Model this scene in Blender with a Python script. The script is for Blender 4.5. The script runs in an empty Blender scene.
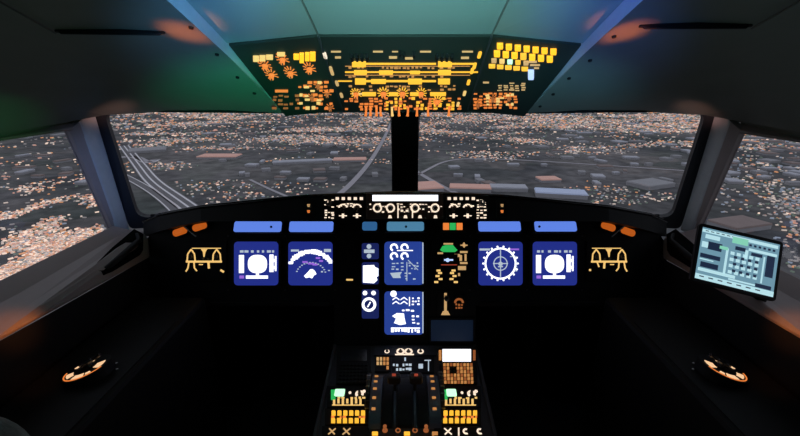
import bpy, bmesh, math, random
from mathutils import Vector, Matrix
rnd = random.Random(7)
SC = bpy.context.scene
COL = SC.collection
PITCH = math.radians(18)
CAM = Vector((0, 0, 1.55))
CP, SP = math.cos(PITCH), math.sin(PITCH)
F = 400.0; CX = 405.0; CY = 218.0
# cockpit frame: x right, d forward (18 degrees nose down), u up
def W(x, d, u):
    return CAM + Vector((x, d*CP + u*SP, -d*SP + u*CP))
def V(x, d, u):                      # direction only
    return Vector((x, d*CP + u*SP, -d*SP + u*CP))
def ray(px, py):
    return V((px-CX)/F, 1.0, (CY-py)/F)

# ------------------------------------------------------------------ materials
MATS = {}
def mat(name, col, rough=0.6, metal=0.0, emit=None, es=0.0, var=0.12, scale=40.0, bump=0.0, spec=0.5):
    if name in MATS: return MATS[name]
    m = bpy.data.materials.new(name); m.use_nodes = True
    nt = m.node_tree; n = nt.nodes; L = nt.links
    b = n['Principled BSDF']
    b.inputs['Roughness'].default_value = rough
    b.inputs['Metallic'].default_value = metal
    b.inputs['Specular IOR Level'].default_value = spec
    tc = n.new('ShaderNodeTexCoord'); nz = n.new('ShaderNodeTexNoise')
    nz.inputs['Scale'].default_value = scale; nz.inputs['Detail'].default_value = 3
    L.new(tc.outputs['Object'], nz.inputs['Vector'])
    mr = n.new('ShaderNodeMapRange')
    mr.inputs['To Min'].default_value = 1-var; mr.inputs['To Max'].default_value = 1+var
    L.new(nz.outputs['Fac'], mr.inputs['Value'])
    mx = n.new('ShaderNodeVectorMath'); mx.operation = 'SCALE'
    mx.inputs[0].default_value = col[:3]
    L.new(mr.outputs['Result'], mx.inputs['Scale'])
    L.new(mx.outputs['Vector'], b.inputs['Base Color'])
    if bump:
        bp = n.new('ShaderNodeBump'); bp.inputs['Strength'].default_value = bump; bp.inputs['Distance'].default_value = 0.002
        L.new(nz.outputs['Fac'], bp.inputs['Height']); L.new(bp.outputs['Normal'], b.inputs['Normal'])
    if emit:
        b.inputs['Emission Color'].default_value = (*emit, 1)
        b.inputs['Emission Strength'].default_value = es
    MATS[name] = m
    return m
mat('shell', (0.145, 0.155, 0.14), 0.42, bump=0.15, scale=12)
mat('shell_side', (0.25, 0.20, 0.195), 0.45, bump=0.1, scale=12)
mat('pillar', (0.36, 0.37, 0.39), 0.4)
mat('plate', (0.20, 0.25, 0.25), 0.35, var=.06, scale=6)
mat('lip', (0.42, 0.45, 0.47), 0.4)
mat('post', (0.003, 0.003, 0.003), 0.9, spec=.05)
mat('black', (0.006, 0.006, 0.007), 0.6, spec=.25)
mat('black_gloss', (0.012, 0.012, 0.014), 0.25)
mat('rubber', (0.008, 0.009, 0.014), 0.55)
mat('panel', (0.0065, 0.0065, 0.008), 0.65, spec=.2)
mat('oh_panel', (0.011, 0.019, 0.016), 0.5)
mat('ped_panel', (0.02, 0.022, 0.03), 0.5)
mat('dark_grey', (0.03, 0.03, 0.035), 0.5)
mat('seam', (0.09, 0.10, 0.09), 0.4)
mat('fabric', (0.12, 0.12, 0.115), 0.95, bump=0.6, scale=400)
mat('fleece', (0.16, 0.155, 0.15), 0.95, bump=0.6, scale=300)
mat('metal', (0.3, 0.3, 0.3), 0.3, 1.0)
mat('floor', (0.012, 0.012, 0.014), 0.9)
mat('lever_blue', (0.10, 0.12, 0.17), 0.4)
def em(name, c, s): return mat(name, tuple(min(1, k*0.3) for k in c), 0.5, emit=c, es=s, var=0.02)
em('scr_blue', (0.016, 0.028, 0.235), 1.0)
em('scr_blue2', (0.020, 0.050, 0.28), 1.0)
em('scr_side', (0.012, 0.020, 0.12), 0.8)
em('white', (0.9, 0.92, 1.0), 1.6)
em('white_dim', (0.55, 0.65, 0.75), 0.8)
em('cyan_dim', (0.25, 0.5, 0.55), 0.8)
em('violet', (0.35, 0.15, 0.75), 0.9)
em('cream', (1.0, 0.80, 0.62), 1.0)
em('amber_text', (1.0, 0.62, 0.2), 0.9)
em('yellow', (1.0, 0.50, 0.04), 1.1)
em('yellow_hot', (1.0, 0.47, 0.02), 1.4)
em('orange', (1.0, 0.26, 0.05), 0.85)
em('orange_dim', (0.8, 0.24, 0.07), 0.35)
em('amber_pale', (1.0, 0.60, 0.25), 0.55)
em('amber_soft', (1.0, 0.42, 0.12), 0.5)
em('tiller_lit', (1.0, 0.62, 0.34), 0.95)
em('green', (0.03, 0.55, 0.12), 0.8)
em('green_white', (0.55, 1.0, 0.65), 1.3)
em('blue_lit_band', (0.12, 0.24, 0.82), .95)  # emission here stands for light falling on the panel bands
em('blue_lit_band2', (0.04, 0.16, 0.38), 0.7)
em('teal_lit_band', (0.10, 0.30, 0.50), 0.7)
em('ice', (0.45, 0.6, 1.0), 1.2)
em('orange_reflection', (1.0, 0.20, 0.02), 0.45)  # self-glow in place of the amber reflections
em('tab_bg', (0.13, 0.26, 0.34), 1.1)
em('tab_lite', (0.42, 0.66, 0.72), 1.1)
em('tab_dark', (0.01, 0.02, 0.05), 1.0)
em('tab_green', (0.2, 0.55, 0.40), 1.1)
em('red_dim', (0.8, 0.12, 0.06), 0.35)

def glass_mat():
    m = bpy.data.materials.new('window_glass'); m.use_nodes = True
    nt = m.node_tree; nt.nodes.clear(); n = nt.nodes
    o = n.new('ShaderNodeOutputMaterial'); mix = n.new('ShaderNodeMixShader')
    t = n.new('ShaderNodeBsdfTransparent'); t.inputs['Color'].default_value = (0.97, 0.97, 0.98, 1)
    g = n.new('ShaderNodeBsdfGlossy'); g.inputs['Roughness'].default_value = 0.02
    mix.inputs[0].default_value = 0.02
    nt.links.new(t.outputs[0], mix.inputs[1]); nt.links.new(g.outputs[0], mix.inputs[2]); nt.links.new(mix.outputs[0], o.inputs[0])
    return m
MATS['glass'] = glass_mat()

# ------------------------------------------------------------------ mesh building
class Fr:
    """a flat surface: origin, right, up and outward normal, all in the world"""
    def __init__(s, o, ex, ey):
        s.o = Vector(o); s.x = Vector(ex).normalized(); ey = Vector(ey)
        s.z = s.x.cross(ey).normalized(); s.y = s.z.cross(s.x).normalized()
    def at(s, a, b, c=0): return s.o + s.x*a + s.y*b + s.z*c
    def px(s, px, py):
        r = ray(px, py); t = (s.o-CAM).dot(s.z)/r.dot(s.z)
        p = CAM + r*t - s.o
        return p.dot(s.x), p.dot(s.y)
    def off(s, c):
        f = Fr(s.o + s.z*c, s.x, s.y); return f
class MB:
    def __init__(s): s.bm = bmesh.new()
    def poly(s, pts):
        return s.bm.faces.new([s.bm.verts.new(p) for p in pts])
    def slab(s, bottom, top):
        n = len(bottom)
        a = [s.bm.verts.new(p) for p in bottom]; b = [s.bm.verts.new(p) for p in top]
        s.bm.faces.new(a); s.bm.faces.new(b[::-1])
        for i in range(n):
            j = (i+1) % n
            s.bm.faces.new((a[i], b[i], b[j], a[j]))
        return s
    def prism(s, fr, pts, z0, z1, taper=1.0):
        cx = sum(p[0] for p in pts)/len(pts); cy = sum(p[1] for p in pts)/len(pts)
        top = [fr.at(cx+(p[0]-cx)*taper, cy+(p[1]-cy)*taper, z1) for p in pts]
        return s.slab([fr.at(p[0], p[1], z0) for p in pts], top)
    def box(s, fr, x0, x1, y0, y1, z0, z1, taper=1.0):
        return s.prism(fr, [(x0, y0), (x1, y0), (x1, y1), (x0, y1)], z0, z1, taper)
    def pbox(s, fr, a, b, c, d, z0, z1, taper=1.0):      # from photo corners lying on the surface
        pts = [fr.px(a, b), fr.px(c, b), fr.px(c, d), fr.px(a, d)]
        return s.prism(fr, pts, z0, z1, taper)
    def rrect(s, fr, x0, x1, y0, y1, r, z0, z1, seg=4, taper=1.0):
        pts = []
        for cx, cy, a0 in ((x1-r, y0+r, -90), (x1-r, y1-r, 0), (x0+r, y1-r, 90), (x0+r, y0+r, 180)):
            for k in range(seg+1):
                a = math.radians(a0 + 90*k/seg); pts.append((cx+r*math.cos(a), cy+r*math.sin(a)))
        return s.prism(fr, pts, z0, z1, taper)
    def cyl(s, fr, cx, cy, r, z0, z1, n=16, r1=None, sy=1.0):
        r1 = r if r1 is None else r1
        A = [(math.cos(2*math.pi*k/n), math.sin(2*math.pi*k/n)*sy) for k in range(n)]
        return s.slab([fr.at(cx+r*c, cy+r*d, z0) for c, d in A], [fr.at(cx+r1*c, cy+r1*d, z1) for c, d in A])
    def lathe(s, fr, cx, cy, prof, n=20):
        rings = [[s.bm.verts.new(fr.at(cx+r*math.cos(2*math.pi*k/n), cy+r*math.sin(2*math.pi*k/n), z)) for k in range(n)] for r, z in prof]
        for a, b in zip(rings, rings[1:]):
            for k in range(n):
                j = (k+1) % n; s.bm.faces.new((a[k], a[j], b[j], b[k]))
        s.bm.faces.new(rings[0][::-1]); s.bm.faces.new(rings[-1]); return s
    def arc(s, fr, cx, cy, r0, r1, a0, a1, z0, z1, n=24, sy=1.0):
        n = max(2, n)
        full = abs(a1-a0) >= 359.9
        for k in range(n):
            t0 = math.radians(a0+(a1-a0)*k/n); t1 = math.radians(a0+(a1-a0)*(k+1)/n)
            q = [(cx+r0*math.cos(t0), cy+sy*r0*math.sin(t0)), (cx+r1*math.cos(t0), cy+sy*r1*math.sin(t0)),
                 (cx+r1*math.cos(t1), cy+sy*r1*math.sin(t1)), (cx+r0*math.cos(t1), cy+sy*r0*math.sin(t1))]
            s.prism(fr, q, z0, z1)
        return s
    def line(s, fr, p, q, w, z0, z1):
        p = Vector(p); q = Vector(q); t = (q-p).normalized(); nn = Vector((-t.y, t.x))*w/2
        return s.prism(fr, [tuple(p-nn), tuple(q-nn), tuple(q+nn), tuple(p+nn)], z0, z1)
    def tube(s, pts, r, n=10):
        rings = []
        up = Vector((0.13, 0.2, 1)).normalized()
        for i, p in enumerate(pts):
            p = Vector(p)
            t = (Vector(pts[min(i+1, len(pts)-1)]) - Vector(pts[max(i-1, 0)])).normalized()
            a = t.cross(up).normalized(); b = t.cross(a)
            rr = r[i] if isinstance(r, (list, tuple)) else r
            rings.append([s.bm.verts.new(p+a*rr*math.cos(2*math.pi*k/n)+b*rr*math.sin(2*math.pi*k/n)) for k in range(n)])
        for a, b in zip(rings, rings[1:]):
            for k in range(n):
                j = (k+1) % n; s.bm.faces.new((a[k], a[j], b[j], b[k]))
        s.bm.faces.new(rings[0][::-1]); s.bm.faces.new(rings[-1]); return s
    def grid(s, rows, thick=None):
        vs = [[s.bm.verts.new(p) for p in r] for r in rows]
        for a, b in zip(vs, vs[1:]):
            for k in range(len(a)-1): s.bm.faces.new((a[k], a[k+1], b[k+1], b[k]))
        return s
    def build(s, name, m, parent=None, smooth=False, bevel=0, subd=0, solid=0, origin=None, seg=2):
        me = bpy.data.meshes.new(name)
        bmesh.ops.recalc_face_normals(s.bm, faces=s.bm.faces)
        loc = parent.matrix_basis.translation if parent is not None and parent.parent is None else None
        if parent is not None and parent.parent is not None: loc = parent.parent.location
        if parent is None:
            c = origin or sum((v.co for v in s.bm.verts), Vector())/max(1, len(s.bm.verts))
            loc = Vector(c)
        bmesh.ops.translate(s.bm, verts=s.bm.verts, vec=-loc)
        s.bm.to_mesh(me); s.bm.free()
        o = bpy.data.objects.new(name, me); COL.objects.link(o)
        for k in (m if isinstance(m, (list, tuple)) else [m]): me.materials.append(MATS[k])
        if parent is None: o.location = loc
        else: o.parent = parent
        if smooth:
            for f in me.polygons: f.use_smooth = True
        if solid:
            md = o.modifiers.new('solid', 'SOLIDIFY'); md.thickness = solid; md.offset = -1
        if bevel:
            md = o.modifiers.new('bevel', 'BEVEL'); md.width = bevel; md.segments = seg; md.limit_method = 'ANGLE'
        if subd:
            md = o.modifiers.new('sub', 'SUBSURF'); md.levels = subd; md.render_levels = subd
        return o
def tag(o, label, cat, group=None, kind=None):
    o['label'] = label; o['category'] = cat
    if group: o['group'] = group
    if kind: o['kind'] = kind
    return o
def thing(name, label, cat, loc, group=None):
    o = bpy.data.objects.new(name, None); COL.objects.link(o); o.location = loc
    o.empty_display_size = 0.02
    return tag(o, label, cat, group)
def struct(o): o['kind'] = 'structure'; return o
def one(fn):     # helper: MB with one call
    m = MB(); fn(m); return m
SIDE = {-1: 'left', 1: 'right'}
SEAT = {-1: "left", 1: "right"}

# ------------------------------------------------------------------ shell
FRONT = {}
def ceil_side(s):
    # rows run from the front edge back; columns from the inner lip out to the wall
    def uz(z, d): return (z + SP*d)/CP
    rows = [
        [(.42, 1.402, .366), (.62, 1.46, .388), (.85, 1.45, .386), (1.02, 1.43, .380), (1.12, 1.42, .368), (1.16, 1.40, .34)],
        [(.425, 1.33, .374), (.62, 1.36, .372), (.85, 1.36, .372), (1.02, 1.36, .35), (1.13, 1.34, .322), (1.165, 1.33, .300)],
        [(.43, 1.2, .388), (.62, 1.2, .383), (.85, 1.2, .37), (1.05, 1.2, .335), (1.17, 1.2, .26), (1.2, 1.19, .232)],
        [(.445, 1.0, .408), (.62, 1.0, .408), (.85, 1.0, .39), (1.08, 1.0, .32), (1.22, 1.0, .21), (1.245, 1.0, .168)],
        [(.445, .7, .408), (.62, .7, .415), (.87, .7, .40), (1.12, .7, .31), (1.27, .7, .14), (1.30, .7, .07)],
        [(.445, .3, .40), (.62, .3, .41), (.9, .3, .40), (1.14, .3, .29), (1.30, .3, .08), (1.34, .3, -.06)],
    ]
    R = [[W(s*x, d, u) for x, d, u in r] for r in rows]
    R.append([Vector((s*x, -1.25, z)) for x, z in ((.445, 1.93), (.62, 1.93), (.9, 1.9), (1.16, 1.78), (1.32, 1.5), (1.36, 1.4))])
    m = MB(); m.grid(R)
    o = struct(m.build('ceiling', 'shell', smooth=True))
    return R
RL = ceil_side(-1); RR = ceil_side(1)
# recess lips, and plate behind the overhead panel
for s in (-1, 1):
    m = MB()
    lo = [(.42, 1.402, .366), (.445, 1.0, .408), (.445, .7, .408), (.445, .3, .40)]
    up = [(.424, 1.402, .375), (.447, 1.0, .436), (.447, .7, .445), (.447, .3, .44)]
    m.grid([[W(s*x, d, u-.0005) for x, d, u in lo], [W(s*x*.998, d, u+.006) for x, d, u in up]])
    o = struct(m.build('trim_%d' % (1 if s < 0 else 2), 'lip'))
m = MB()
U0, DR = .455, 1.0
m.grid([[W(x, 1.003, u) for x, u in ((-.447, .438), (-.2175, .461), (.2175, .461), (.447, .438))],
        [W(x, .7, u) for x, u in ((-.449, .447), (-.2175, .462), (.2175, .462), (.449, .447))],
        [W(x, .3, u) for x, u in ((-.449, .442), (-.2175, .455), (.2175, .455), (.449, .442))],
        [Vector((x, -1.25, 1.97)) for x in (-.449, -.2175, .2175, .449)]])
struct(m.build('ceiling', 'plate'))
# thin raised seams on that plate
m = MB()
for x in (-.2175, .2175):
    m.slab([W(x-.0015, 1.0, .456), W(x+.0015, 1.0, .456), W(x+.0015, .4, .456), W(x-.0015, .4, .456)],
           [W(x-.0015, 1.0, .463), W(x+.0015, 1.0, .463), W(x+.0015, .4, .463), W(x-.0015, .4, .463)])
struct(m.build('trim_3', 'seam'))

def zu(z, d): return (z + SP*d)/CP     # height below the eye -> u in the cockpit frame
# side walls
for s in (-1, 1):
    nm = SIDE[s]
    # strip above the side window joins the ceiling; strip below down to the ledge lip; black kick wall to the floor
    top = [W(s*1.13, 1.352, .297), W(s*1.2, 1.185, zu(-.163, 1.185)), W(s*1.3, .7, zu(-.163, .7)), W(s*1.33, .45, zu(-.163, .45)), Vector((s*1.36, -1.25, 1.40))]
    ceil_edge = [W(s*1.16, 1.40, .342), W(s*1.2, 1.19, .234), W(s*1.30, .7, .072), W(s*1.335, .45, .0), Vector((s*1.36, -1.25, 1.41))]
    m = MB()
    m.grid([[W(s*1.165, 1.41, .345), W(s*1.17, 1.33, .31), W(s*1.2, 1.19, .236), W(s*1.245, 1.0, .17), W(s*1.3, .7, .075), W(s*1.34, .3, -.055)],
            [W(s*1.13, 1.36, .297), W(s*1.137, 1.31, .279), W(s*1.19, 1.19, .229), W(s*1.235, 1.0, zu(-.163, 1.0)), W(s*1.29, .7, zu(-.163, .7)), W(s*1.33, .3, zu(-.163, .3))]])
    # lower sloping ledge panel
    B = [W(s*1.13, 1.548, -.0387), W(s*1.2, 1.185, zu(-.55, 1.185)), W(s*1.26, .9, zu(-.565, .9)), W(s*1.29, .7, zu(-.58, .7)), W(s*1.33, .3, zu(-.6, .3))]
    M1 = [W(s*1.075, 1.562, -.055), W(s*1.13, 1.17, -.232), W(s*1.17, .9, -.335), W(s*1.18, .7, -.40), W(s*1.2, .3, -.53)]
    M2 = [W(s*1.03, 1.565, -.062), W(s*1.055, 1.14, -.247), W(s*1.07, .9, -.335), W(s*1.08, .7, -.40), W(s*1.1, .3, -.53)]
    M3 = [W(s*1.006, 1.560, -.085), W(s*1.02, 1.12, -.252), W(s*1.02, .9, -.338), W(s*1.02, .7, -.402), W(s*1.02, .3, -.54)]
    LL = [W(s*1.0, 1.553, -.155), W(s*1.0, 1.10, -.272), W(s*1.0, .9, -.325), W(s*1.0, .7, -.385), W(s*1.0, .3, -.51)]
    LL = [W(s*1.0, 1.553, -.155), W(s*1.0, 1.10, -.2745), W(s*1.0, .99, -.302), W(s*1.0, .7, -.42), W(s*1.0, .3, -.56)]
    m.grid([B, M1, M2, M3, LL])
    # rear wall part behind the side window
    m.grid([[W(s*1.33, .3, zu(-.163, .3)), Vector((s*1.36, -1.25, 1.42))], [W(s*1.33, .3, zu(-.6, .3)), Vector((s*1.36, -1.25, .95))]])
    m.grid([[W(s*1.33, .3, zu(-.6, .3)), Vector((s*1.36, -1.25, .95))], [Vector((s*1.33, .2, 0)), Vector((s*1.36, -1.25, 0))]])
    struct(m.build('wall_'+nm, 'shell_side', smooth=False, solid=0.012 * s, bevel=.004))
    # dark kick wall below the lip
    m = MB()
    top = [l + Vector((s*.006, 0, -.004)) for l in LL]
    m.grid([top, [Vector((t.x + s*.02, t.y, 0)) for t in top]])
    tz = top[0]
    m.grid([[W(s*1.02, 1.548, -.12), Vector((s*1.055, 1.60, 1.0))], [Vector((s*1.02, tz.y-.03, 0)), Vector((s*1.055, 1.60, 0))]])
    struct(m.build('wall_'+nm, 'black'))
# rear wall, floor, front bulkhead
m = MB(); fr = Fr((0, 0, 0), (1, 0, 0), (0, 1, 0)); m.box(fr, -1.4, 1.4, -1.3, 2.2, -.05, 0); struct(m.build('floor', 'floor'))
m = MB(); m.box(fr, -1.4, 1.4, -1.31, -1.26, 0, 2.0); struct(m.build('wall_back', 'dark_grey'))
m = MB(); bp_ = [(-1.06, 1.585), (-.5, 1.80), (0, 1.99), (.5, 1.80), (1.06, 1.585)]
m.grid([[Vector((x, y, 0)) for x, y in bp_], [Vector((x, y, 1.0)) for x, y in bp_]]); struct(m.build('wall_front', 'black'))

# ------------------------------------------------------------------ windows
def ring_frame(name, outer, inner, mt, depth, parent=None):
    m = MB(); n = len(outer)
    for i in range(n):
        j = (i+1) % n
        q = [outer[i], outer[j], inner[j], inner[i]]
        nn = (q[1]-q[0]).cross(q[3]-q[0]).normalized()
        m.slab(q, [p + nn*depth for p in q])
    return m
def round_poly(pts, r, seg=5):
    out = []
    n = len(pts)
    for i in range(n):
        p = pts[i]; a = pts[i-1]; b = pts[(i+1) % n]
        A = p + (a-p).normalized()*r; B2 = p + (b-p).normalized()*r
        for k in range(seg+1):
            t = k/seg; out.append(A*(1-t)**2 + p*2*t*(1-t) + B2*t*t)
    return out
wn = 1
for s in (-1, 1):
    # windshield glass corners: outer top, outer bottom, centre bottom, centre top
    ot = W(s*1.092, 1.45, .384); ob = W(s*1.090, 1.632, .0); cb = W(s*.052, 2.03, .085); ct = W(s*.058, 1.75, .466)
    pts = [ot, ob, cb, ct]
    g = round_poly(pts, .04)
    c = sum(pts, Vector())/4
    nrm = (ob-ot).cross(ct-ot).normalized()
    if nrm.dot(CAM-c) < 0: nrm = -nrm
    ow = [W(s*1.165, 1.445, .389), W(s*1.127, 1.640, -.045), W(s*.035, 2.06, .04), W(s*.03, 1.75, .500)]
    og = round_poly(ow, .02)
    m = MB(); fwd = -nrm
    n = len(g)
    bot = []
    for i in range(n):
        j = (i+1) % n
        m.slab([g[i], g[j], og[j], og[i]], [p+fwd*.03 for p in (g[i], g[j], og[j], og[i])])
    root = struct(m.build('window_%d' % wn, 'rubber'))
    m = MB(); m.slab([p+fwd*.016 for p in g], [p+fwd*.02 for p in g])
    gl = m.build('windshield_glass', 'glass', root)
    wn += 1
    # side window
    st = W(s*1.135, 1.352, .297); sb = W(s*1.132, 1.548, -.0387)
    m2 = W(s*1.262, .9, zu(-.565, .9)); 
    pts = [st, sb, W(s*1.20, 1.185, zu(-.55, 1.185)), W(s*1.262, .9, zu(-.565, .9)), W(s*1.295, .7, zu(-.58, .7)),
           W(s*1.295, .62, zu(-.163, .62)), W(s*1.29, .7, zu(-.163, .7)), W(s*1.2, 1.185, zu(-.163, 1.185))]
    mm = MB()
    inn = pts
    # brownish inner reveal strip along the front edge of the glass
    a = [st, sb]; b = [W(s*1.15, 1.415, .33), W(s*1.118, 1.615, -.05)]
    mid = [W(s*1.122, 1.378, .330), W(s*1.124, 1.568, -.045)]
    mm.slab([a[0], a[1], mid[1], mid[0]], [p+Vector((s*.02, 0, 0)) for p in (a[0], a[1], mid[1], mid[0])])
    root = struct(mm.build('window_%d' % wn, 'shell_side'))
    m = MB(); m.slab([p+Vector((s*.012, 0, 0)) for p in pts], [p+Vector((s*.016, 0, 0)) for p in pts])
    m.build('side_glass', 'glass', root)
    wn += 1
    # pillar between windshield and side window
    m = MB()
    P0 = [W(s*1.118, 1.375, .314), W(s*1.112, 1.40, .345), W(s*1.122, 1.445, .384)]
    P1 = [W(s*1.105, 1.572, -.045), W(s*1.085, 1.585, -.055), W(s*1.098, 1.637, -.03)]
    Q0 = [W(s*1.114, 1.385, .340), W(s*1.106, 1.395, .34), W(s*1.114, 1.435, .384), W(s*1.17, 1.47, .40), W(s*1.17, 1.39, .33)]
    # left-to-right profile across the pillar at top and bottom
    T = [W(s*1.132, 1.365, .312), W(s*1.12, 1.378, .338), W(s*1.121, 1.442, .390), W(s*1.18, 1.46, .40), W(s*1.18, 1.39, .33)]
    Bq = [W(s*1.132, 1.555, -.045), W(s*1.122, 1.57, -.052), W(s*1.12, 1.63, -.05), W(s*1.17, 1.67, -.06), W(s*1.17, 1.59, -.06)]
    m.slab(T, Bq)
    struct(m.build('trim_%d' % (4 if s < 0 else 5), 'pillar', bevel=.006))
# centre post
m = MB()
m.slab([W(-.058, 1.74, .470), W(.058, 1.74, .470), W(.058, 1.80, .48), W(-.058, 1.80, .48)],
       [W(-.065, 1.98, .05), W(.065, 1.98, .05), W(.065, 2.06, .05), W(-.065, 2.06, .05)])
struct(m.build('trim_6', 'post', bevel=.006))
# header strip hiding the joint above the windshields, and sill below
m = MB()
for s in (-1, 1):
    q = [W(0, 1.40, .371), W(s*.42, 1.402, .366), W(s*1.12, 1.44, .383), W(0, 1.77, .478)]
    m.slab(q, [p+V(0, 0, .03) for p in q])
struct(m.build('trim_7', 'rubber'))

# ------------------------------------------------------------------ glareshield
def gs_edge(x):      # plan curve of the front face and its top height
    a = abs(x)
    pts = [(0, 1.38, .092), (.34, 1.385, .080), (.5, 1.40, .066), (.73, 1.43, .045), (.92, 1.50, .018), (1.03, 1.575, -.01)]
    for p, q in zip(pts, pts[1:]):
        if a <= q[0]:
            t = (a-p[0])/(q[0]-p[0]); return p[1]+(q[1]-p[1])*t, p[2]+(q[2]-p[2])*t
    return pts[-1][1:]
gs = thing('glareshield', 'long matt black padded glareshield running under both windshields', 'glareshield', W(0, 1.5, 0))
xs = [-1.03, -.92, -.82, -.73, -.6, -.5, -.42, -.34, -.2, 0, .2, .34, .42, .5, .6, .73, .82, .92, 1.03]
m = MB(); rows = [[], [], [], [], []]
for x in xs:
    d, u = gs_edge(x)
    b = -.012 if abs(x) < .75 else -.012-(abs(x)-.75)*.22
    back = 2.02-abs(x)*.37
    rows[0].append(W(x, d+.14, b-.0)); rows[1].append(W(x, d, b)); rows[2].append(W(x, d, u-.012)); rows[3].append(W(x, d+.012, u)); rows[4].append(W(x, back, u+.004))
m.grid(rows); m.build('hood', 'black', gs, solid=.004, smooth=False)
m = MB()
m.tube([W(x, gs_edge(x)[0]+.004, gs_edge(x)[1]-.004) for x in xs], .007, 8); m.build('padded_edge', 'black_gloss', gs, smooth=True)

def gs_frame(x, dz=0):
    d, u = gs_edge(x); d2, u2 = gs_edge(x+.001)
    return Fr(W(0, 1.38, 0)+V(0, -.004, 0), V(1, 0, 0), V(0, 0, 1))
FG = Fr(W(0, 1.374, 0), V(1, 0, 0), V(0, 0, 1))

def marks(m, fr, x0, y0, x1, y1, nx, ny, fill=.8, h=(.3, .7), z=(.0006, .0014), wr=(.5, .9), rg=rnd):
    """little legend dashes in a grid laid over photo rectangle"""
    for j in range(ny):
        for i in range(nx):
            if rg.random() > fill: continue
            cw = (x1-x0)/nx; ch = (y1-y0)/ny
            w = cw*rg.uniform(*wr); hh = ch*rg.uniform(*h)
            cx = x0+(i+.5)*cw+rg.uniform(-.1, .1)*cw; cy = y0+(j+.5)*ch+rg.uniform(-.15, .15)*ch
            m.pbox(fr, cx-w/2, cy-hh/2, cx+w/2, cy+hh/2, z[0], z[1])
def pring(m, fr, px, py, r0, r1, z0=.0006, z1=.0014, a0=0, a1=360, n=20):
    a, b = fr.px(px, py); k = (fr.px(px+1, py)[0]-a)
    m.arc(fr, a, b, r0*k, r1*k, a0, a1, z0, z1, n)
def pdisc(m, fr, px, py, r, z0, z1, n=14, r1=None):
    a, b = fr.px(px, py); k = (fr.px(px+1, py)[0]-a)
    m.cyl(fr, a, b, r*k, z0, z1, n, None if r1 is None else r1*k)
def knob(fr, px, py, r, h, root, mt='black_gloss', pointer='cream', name='knob', ang=90):
    a, b = fr.px(px, py); k = (fr.px(px+1, py)[0]-a); R = r*k
    m = MB(); m.lathe(fr, a, b, [(R*1.15, 0.001), (R*1.15, h*.2), (R*.95, h*.28), (R*.85, h*.9), (R*.7, h)], 16)
    o = m.build(name, mt, root, smooth=False)
    if pointer:
        m = MB(); t = math.radians(ang)
        m.line(fr, (a, b), (a+R*.75*math.cos(t), b+R*.75*math.sin(t)), R*.2, h, h+.0006)
        m.build('pointer', pointer, o)
    return o

# flight control unit
fc = thing('autopilot_control_unit', 'wide autopilot control unit with white lit readout strip in the middle of the glareshield', 'control panel', W(0, 1.37, .03))
m = MB(); m.pbox(FG, 366, 193.5, 443, 219, 0, .006); m.build('faceplate', mat('fcu_face', (0.035, 0.014, 0.008), .5).name, fc, bevel=.0015)
FF = FG.off(.006)
m = MB(); m.pbox(FF, 371.5, 194.2, 439, 202, 0, .002); m.build('readout_bezel', 'black', fc)
m = MB(); m.pbox(FF, 372.5, 195, 438, 201, .002, .003); o = m.build('readout', 'white', fc); o['label'] = 'glowing white readout window'
for i, x in enumerate((377.5, 390.5, 415, 435)):
    knob(FF, x, 208, 2.3, .018, fc, 'black_gloss', None)
    m = MB(); pring(m, FF, x, 208, 3.0, 4.6, n=18)
    for a in range(0, 360, 45):
        pass
    m.build('dial_ring', 'cream', fc)
m = MB(); marks(m, FF, 369, 203, 443, 213, 24, 4, .34)
for x in (390, 405.5, 420, 435.5):
    a, b = FF.px(x, 217); m.prism(FF, [FF.px(x-2, 218.2), FF.px(x+2, 218.2), FF.px(x+1.2, 215.2), FF.px(x-1.2, 215.2)], .0006, .0014)
for x in (398, 412.5): m.pbox(FF, x-.6, 205, x+.6, 218, .0006, .0014)
m.build('legend', 'cream', fc)
for i, x in enumerate((402, 407)):
    m = MB(); m.pbox(FF, x-1.8, 209, x+1.8, 213, 0, .004, .9); o = m.build('push_button', 'dark_grey', fc)
    m = MB(); m.pbox(FF, x-1.3, 209.8, x+1.3, 211.8, .004, .0048); m.build('light_bar', 'cream', o)

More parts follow.
